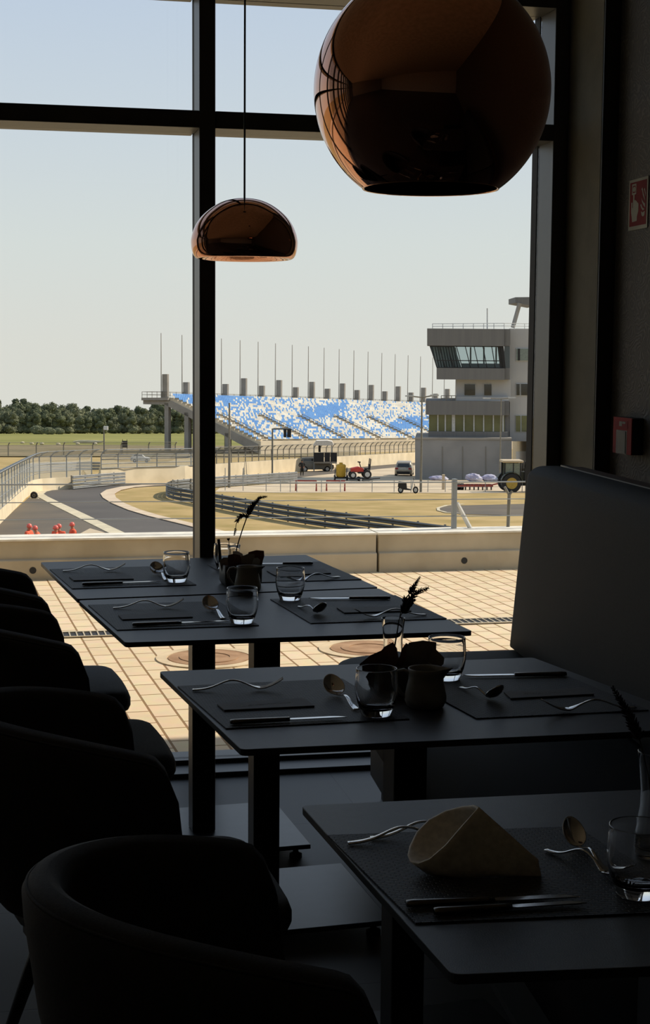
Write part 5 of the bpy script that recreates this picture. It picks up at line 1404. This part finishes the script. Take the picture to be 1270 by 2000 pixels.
gm = 'marshals in orange overalls on the track'
PY = 58.0
def mar(label, x, ytop, rz, ps, H=1.30, sc=.98):
    Y = 3000 * (DROP - H) / (ytop - 824.0); p = at_y(x, ytop, Y); P = V((p.x, Y, zg(Y)))
    return person(label, P, rz, ps, MO['orange'], True, gm, sc)
CR = .52
mar('person in orange overalls and helmet at far left, turned to the lower one', 54.5, 1021, radians(-15), pose(.05, 'fwd', 'fwd', CR))
mar('person in orange overalls bending low beside the leftmost one, with the lowest helmet', 80, 1030, radians(195), pose(.35, 'fwd', 'fwd', CR), 1.18)
mar('person in orange overalls in the middle of the group, back to the camera', 114.5, 1021, radians(80), pose(0, 'down', 'down', CR))
mar('person in orange overalls half hidden behind the middle one', 110, 1021.5, radians(190), pose(0, 'down', 'down', CR), 1.35)
mar('person in orange overalls set apart from the others, rightmost of the group', 142.5, 1017.5, radians(200), pose(.02, 'down', 'fwd', CR))
P = G(590, 930); person('person in dark clothes standing in the yard by the end of the guard rail', P, radians(-80), pose(0, 'hip', 'hip'), MO['darkcloth'], False)

# ---------------------------------------------------------------- vehicles
def wheel(root, x, y, r, w, axis='y', hub=None):
    n = MB(); d = V((0, w / 2, 0)) if axis == 'y' else V((w / 2, 0, 0)); c = V((x, y, r))
    n.tube([c - d, c - d * .8, c + d * .8, c + d], [r * .9, r, r, r * .9], 24); o = n.build('wheel', MO['tyre'], root, False)
    q = MB(); q.tube([c - d * 1.04, c + d * 1.04], r * .58, 20); q.build('hub', hub or MO['alu'], o)
    return o
def profile_body(prof, hw, taper):
    """side silhouette (x, z) extruded in y; upper points pulled in by taper(z)"""
    mb = MB(); secs = []
    for k in (-1, -.94, -.6, .6, .94, 1):
        f = 1 if abs(k) < .99 else .97
        secs.append([V((x * (f if abs(k) > .95 else 1), k * hw * taper(z), z)) for x, z in prof])
    return mb.loft(secs)
def car(label, m, wid=.93):
    root = thing('car', label, 'car')
    body = [(-2.25, .38), (-2.3, .75), (-2.25, 1.0), (-2.1, 1.08), (0.9, 1.05), (1.9, .95), (2.25, .78), (2.28, .42), (2.1, .3), (-2.1, .3)]
    b = profile_body(body, wid, lambda z: 1 - .10 * max(0, z - .75)).build('body', m, root, True, bevel=.03)
    cab = [(-2.12, 1.06), (-1.75, 1.55), (-1.5, 1.63), (-.2, 1.66), (.35, 1.58), (1.05, 1.04)]
    profile_body(cab, wid * .94, lambda z: 1 - .30 * (z - 1.05)).build('cabin', m, root, True, bevel=.02)
    mb = MB(); mb.hexa([V((-2.13, -.68, 1.12)), V((-2.13, .68, 1.12)), V((-2.05, .68, 1.12)), V((-2.05, -.68, 1.12))], [V((-1.86, -.58, 1.46)), V((-1.86, .58, 1.46)), V((-1.76, .58, 1.46)), V((-1.76, -.58, 1.46))]); mb.build('rear_window', MO['carglass'], root)
    for s in (-1, 1):
        mb = MB(); mb.prism([V((-1.7, s * (wid * .88), 1.15)), V((.75, s * (wid * .88), 1.15)), V((.3, s * (wid * .80), 1.5)), V((-1.5, s * (wid * .80), 1.5))], V((0, s * .02, 0))); mb.build('side_window', MO['carglass'], root)
        mb = MB(); mb.box(-2.32, -2.2, s * .72 - .16, s * .72 + .16, .86, 1.02); mb.build('tail_light', MO['tail'], root)
        for x in (-1.4, 1.4): wheel(root, x, s * (wid - .1), .36, .24)
    mb = MB(); mb.box(-2.34, -2.28, -.7, .7, .40, .62); mb.build('bumper', MO['dark'], root)
    return root
c1 = car('champagne sport utility car seen from behind, left of the concrete block', MO['silver']); at_ground(c1, 790, 929, radians(84))
c1.scale = (1, 1.0, 1.0)
c2 = car('grey car crossing the yard under the marshal stand', MO['post']); at_ground(c2, 615, 921, radians(10)); c2.scale = (.95, 1, 1)
c3 = car('tiny white car behind the far debris fence at left', MT['white']); at_ground(c3, 275, 903, radians(5))
c3.scale = (.6, .7, .7)
# tractor, side on
t = thing('tractor', 'dark green tractor with yellow wheel hubs at the right of the yard', 'tractor')
mb = MB(); mb.box(-.75, .75, -.72, .72, 1.35, 1.45); mb.build('cab_floor', MO['green'], t)
mb = MB()
for x, y in ((-.72, -.68), (.72, -.68), (-.72, .68), (.72, .68)): mb.box(x - .06, x + .06, y - .06, y + .06, 1.4, 2.72)
mb.box(-.75, .75, -.04, .0, 1.4, 1.5); mb.box(.02, .10, -.74, -.64, 1.4, 2.72); mb.build('cab_frame', MO['dark'], t)
mb = MB(); mb.box(-.68, .68, -.70, -.66, 1.5, 2.65); mb.box(-.68, .68, .66, .70, 1.5, 2.65); mb.build('cab_windows', MO['cabglass'], t)
mb = MB(); mb.box(-.95, .95, -.85, .85, 2.70, 2.92); mb.build('roof', MO['yard'], t, bevel=.08)
mb = MB(); mb.loft([[V((.75, y, 1.0)), V((.75, y, 1.9)), V((2.6, y, 1.75)), V((2.75, y, 1.5)), V((2.75, y, .8))] for y in (-.42, .42)]); mb.build('bonnet', MO['green'], t, bevel=.05)
mb = MB(); mb.box(-.9, 2.6, -.3, .3, .6, 1.1); mb.build('chassis', MO['dark'], t)
for s in (-1, 1):
    wheel(t, -.15, s * .95, .88, .5, 'y', MO['hub']); wheel(t, 2.2, s * .8, .58, .36, 'y', MO['hub'])
    mb = MB(); S = []
    for k in range(9):
        a = pi * .05 + pi * .85 * k / 8; S.append([V((-.15 + 1.0 * cos(a), s * .7, .88 + 1.0 * sin(a))), V((-.15 + 1.0 * cos(a), s * 1.2, .88 + 1.0 * sin(a))), V((-.15 + .95 * cos(a), s * 1.2, .88 + .95 * sin(a))), V((-.15 + .95 * cos(a), s * .7, .88 + .95 * sin(a)))])
    mb.loft(S); mb.build('fender', MO['green'], t)
mb = MB(); mb.tube([(1.1, .3, 1.8), (1.1, .3, 2.6)], .05, 8); mb.build('exhaust', MO['dark'], t)
mb = MB(); mb.box(1.1, 1.5, -.7, -.5, .9, 2.8); mb.box(1.1, 3.2, -.7, -.5, 2.3, 2.6); mb.build('loader_arm', MO['dark'], t)
at_ground(t, 998, 961, radians(4)); t.scale = (.93, .93, .93)
# harrow behind it
h = thing('harrow', 'low dark harrow lying behind the tractor', 'farm implement')
mb = MB(); mb.box(-1.6, 1.6, -.6, -.5, .35, .5); mb.box(-1.6, 1.6, .5, .6, .35, .5)
for k in range(5): x = -1.5 + k * .75; mb.box(x, x + .08, -.6, .6, .38, .48)
mb.tube([(1.5, 0, .45), (2.2, 0, .6)], .06, 6); mb.build('frame', MO['redr'], h)
for k in range(9):
    x = -1.5 + k * .37; MB().tube([(x, -.3, .28), (x + .05, -.3, .28)], .28, 14).build('disc', MO['dark'], h)
for k in range(3): MB().tube([(-1.7 + .3 * k, .1, .3), (-1.45 + .3 * k, .1, .3)], .3, 14).build('roller', MO['tyre'], h)
at_ground(h, 925, 957.5, radians(3))
# sacks against the block
for i, (x, y, r, lb) in enumerate(((857, 939, (.9, .4, .26), 'flat heap of white sacks at the foot of the concrete block, left'), (926, 941, (.75, .4, .42), 'tall heap of white sacks at the foot of the concrete block'), (957, 941, (.8, .4, .36), 'heap of white sacks beside the tractor wheel'))):
    o = MB().blob((0, 0, r[2] * .8), r, 3, .12, 200 + i).blob((.5, -.1, r[2] * .5), (r[0] * .6, r[1], r[2] * .6), 3, .12, 210 + i).build('sack_heap', MO['sack'], None); o.location = G(x, y); tag(o, lb, 'sacks')
o = MB().box(-.12, .12, -.12, .12, 0, 1.35).build('bollard', MO['yard'], None, bevel=.03); o.location = G(866, 957); tag(o, 'pale square bollard standing in the yard before the concrete block', 'bollard')
# yellow tank machine
y_ = thing('sprayer', 'yellow upright tank sprayer on wheels in the yard', 'machine')
mb = MB(); S = []
for z, w in ((.35, .42), (.5, .52), (.95, .52), (1.0, .5), (1.05, .52), (1.5, .52), (1.62, .40)): S.append([V((w * cos(a) * (1 if abs(cos(a)) < .8 else .95), .42 * sin(a), z)) for a in [2 * pi * q / 20 for q in range(20)]])
mb.loft(S); mb.build('tank', MO['yellow'], y_, True)
MB().lathe([(0, 1.6), (.18, 1.6), (.18, 1.78), (0, 1.8)], 16).build('filler_cap', MO['yellow'], y_)
mb = MB(); mb.box(-.6, .6, -.45, .45, .22, .36); mb.box(-.62, -.56, -.1, .1, .3, 1.3); mb.box(.56, .62, -.1, .1, .3, 1.3); mb.build('frame', MO['dark'], y_)
for s in (-1, 1): wheel(y_, s * .62, 0, .28, .14, 'x')
at_ground(y_, 666, 938.5, radians(8))
# red mower on a low trailer
r_ = thing('ride_on_mower', 'red ride-on mower parked on a low dark trailer in the yard', 'mower')
mb = MB(); mb.loft([[V((-.9, y, .62)), V((-.9, y, 1.0)), V((-.2, y, 1.15)), V((.3, y, 1.0)), V((.35, y, .62))] for y in (-.45, .45)]); mb.build('hood', MO['redp'], r_, bevel=.05)
mb = MB(); mb.box(-.2, .9, -.5, .5, .5, .66); mb.box(.45, .95, -.3, .3, .9, 1.0); mb.box(.85, .97, -.3, .3, .95, 1.4); mb.build('seat_unit', MO['dark'], r_)
mb = MB(); mb.tube([(.1, -.1, 1.0), (-.1, -.1, 1.6)], .05, 8); mb.tube([(-.25, -.1, 1.62), (.05, -.1, 1.58)], .06, 8); mb.tube([(.9, .45, .6), (1.0, .45, 1.9), (1.0, -.45, 1.9), (.9, -.45, .6)], .05, 8); mb.build('steering_and_roll_bar', MO['dark'], r_)
for s in (-1, 1): wheel(r_, -.75, s * .55, .34, .26); wheel(r_, .65, s * .6, .42, .3)
at_ground(r_, 703, 940, radians(6))
r_.location.z += .30
tr_ = thing('trailer', 'low dark flat trailer under the red mower', 'trailer')
mb = MB(); mb.box(-1.1, 1.2, -.8, .8, .20, .29); mb.tube([(1.2, 0, .24), (2.0, 0, .3)], .05, 6); mb.build('bed', MO['dark'], tr_)
for s in (-1, 1): wheel(tr_, 0, s * .9, .2, .16)
at_ground(tr_, 703, 940, radians(6))
# scooter
s_ = thing('scooter', 'dark scooter with a pale front shield at the near edge of the yard', 'scooter')
mb = MB(); mb.loft([[V((-.85, y, .45)), V((-.8, y, .85)), V((-.1, y, .80)), V((-.05, y, .35)), V((.35, y, .28)), V((.35, y, .22)), V((-.3, y, .25))] for y in (-.17, .17)]); mb.build('body', MO['dark'], s_, bevel=.03)
mb = MB(); mb.loft([[V((.32, y, .25)), V((.40, y, .25)), V((.55, y, .95)), V((.47, y, .98))] for y in (-.2, .2)]); mb.build('front_shield', MO['alu'], s_)
mb = MB(); mb.tube([(.52, -.33, 1.05), (.55, 0, 1.1), (.52, .33, 1.05)], .025, 6); mb.tube([(.53, 0, .9), (.55, 0, 1.1)], .03, 6); mb.tube([(.6, 0, .7), (.72, 0, .25)], .03, 6); mb.build('handlebar', MO['dark'], s_)
wheel(s_, -.6, 0, .25, .12); wheel(s_, .72, 0, .25, .1)
at_ground(s_, 796, 963.5, radians(-8)); s_.scale = (.92, .92, 1.15)
# marshal stand
p = G(636, 922); k = p.y / FPX
ms = thing('marshal_stand', 'white-roofed marshal stand with black panels at the edge of the straight', 'stand', tuple(p))
def q_(x, y, dy=0): return at_y(x, y, p.y + dy)
mb = MB(); a = [q_(612, 870), q_(652, 870), q_(649, 862.5), q_(640, 860.5), q_(618, 861)]; mb.prism(a, V((0, 2.2, 0))); mb.build('roof', MO['bluewhite'], ms)
for x in (613.5, 648):
    for dy in (0.1, 2.0): MB().tube([V((q_(x, 900).x, p.y + dy, zg(p.y + dy))), q_(x, 869, dy)], .06, 6).build('post', MO['galv'], ms)
for x0, x1 in ((613, 633), (634, 645), (645.5, 658.5)):
    a, b = q_(x0, 902), q_(x1, 884); MB().box(a.x, b.x, p.y - .08, p.y, a.z, b.z).build('panel', MO['dark'], ms)
a, b = q_(613, 905), q_(658, 902.5); MB().box(a.x, b.x, p.y, p.y + 2.2, a.z, b.z).build('platform', MO['conc'], ms)
a, b = q_(656, 922), q_(657.5, 884); MB().box(a.x, b.x, p.y - .05, p.y + .05, zg(p.y), b.z).build('leg', MO['galv'], ms)
a, b = q_(622, 884), q_(626.5, 871); MB().box(a.x, b.x, p.y + .8, p.y + 1.2, a.z, b.z).build('flag_locker', MO['dark'], ms)
# start lights gantry
p = G(532, 931); k = p.y / FPX
gl_ = thing('signal_gantry', 'black signal light box on a bent pole in front of the grandstand', 'signal', tuple(p))
q_ = lambda x, y: at_y(x, y, p.y)
MB().tube([p, V((p.x, p.y, q_(532, 842).z)), V((p.x, p.y, q_(532, 838).z)), q_(536, 837.5), q_(568, 837.5)], .09, 8).build('pole', MO['post'], gl_)
for x0, x1 in ((554, 560), (561, 569)):
    a, b = q_(x0, 854), q_(x1, 838); MB().box(a.x, b.x, p.y - .3, p.y + .1, a.z, b.z).build('light_box', MO['dark'], gl_)
# white stones on the scrub
for i, (x, y) in enumerate(((62, 869), (44, 867), (82, 869.5), (114, 870), (152, 869), (186, 869), (172, 866.5))):
    o = MB().blob((0, 0, .25), (.55 if i < 6 else 4.0, .4, .32 if i < 6 else .5), 2, .15, 300 + i).build('boulder', MO['line'], None); o.location = G(x, y); tag(o, 'pale boulder at the edge of the green field' if i < 6 else 'long pale mound at the edge of the green field', 'boulder', 'pale boulders' if i < 6 else None)

# ================================================================ light
w = bpy.data.worlds.new('sky'); SC.world = w; w.use_nodes = True
t_ = w.node_tree; bg = t_.nodes['Background']
tc = t_.nodes.new('ShaderNodeTexCoord'); sx = t_.nodes.new('ShaderNodeSeparateXYZ'); t_.links.new(tc.outputs['Generated'], sx.inputs[0])
mr = t_.nodes.new('ShaderNodeMapRange'); mr.inputs[1].default_value = -0.05; mr.inputs[2].default_value = 0.95; t_.links.new(sx.outputs['Z'], mr.inputs[0])
cr = t_.nodes.new('ShaderNodeValToRGB'); t_.links.new(mr.outputs[0], cr.inputs[0])
E_ = cr.color_ramp.elements
stops = [(0.0, (217, 219, 211)), (0.055, (216, 219, 213)), (0.12, (211, 220, 219)), (0.19, (201, 214, 223)), (0.27, (189, 206, 225)), (0.5, (168, 188, 212)), (1.0, (146, 168, 198))]
E_[0].position, E_[0].color = stops[0][0], L3(stops[0][1]); E_[1].position, E_[1].color = stops[-1][0], L3(stops[-1][1])
for p_, c_ in stops[1:-1]: e = E_.new(p_); e.color = L3(c_)
t_.links.new(cr.outputs[0], bg.inputs[0]); bg.inputs[1].default_value = 1.12
sun = bpy.data.lights.new('sun', 'SUN'); sun.energy = 5.0; sun.color = (1.0, 0.91, 0.77); sun.angle = radians(0.55)
so = bpy.data.objects.new('sun', sun); COL.objects.link(so); so.location = (20, 20, 40)
TS = V((0.70, 0.32, 0.68)).normalized()
so.rotation_euler = TS.to_track_quat('Z', 'Y').to_euler()
vs_ = SC.view_settings; vs_.view_transform = 'Standard'; vs_.look = 'None'; vs_.exposure = 0.0; vs_.gamma = 1.0; vs_.use_curve_mapping = False
cy = SC.cycles
cy.max_bounces = 14; cy.transmission_bounces = 12; cy.transparent_max_bounces = 24; cy.glossy_bounces = 6; cy.diffuse_bounces = 5
cy.caustics_reflective = False; cy.caustics_refractive = False; cy.use_denoising = True
cy.sample_clamp_indirect = 6.0
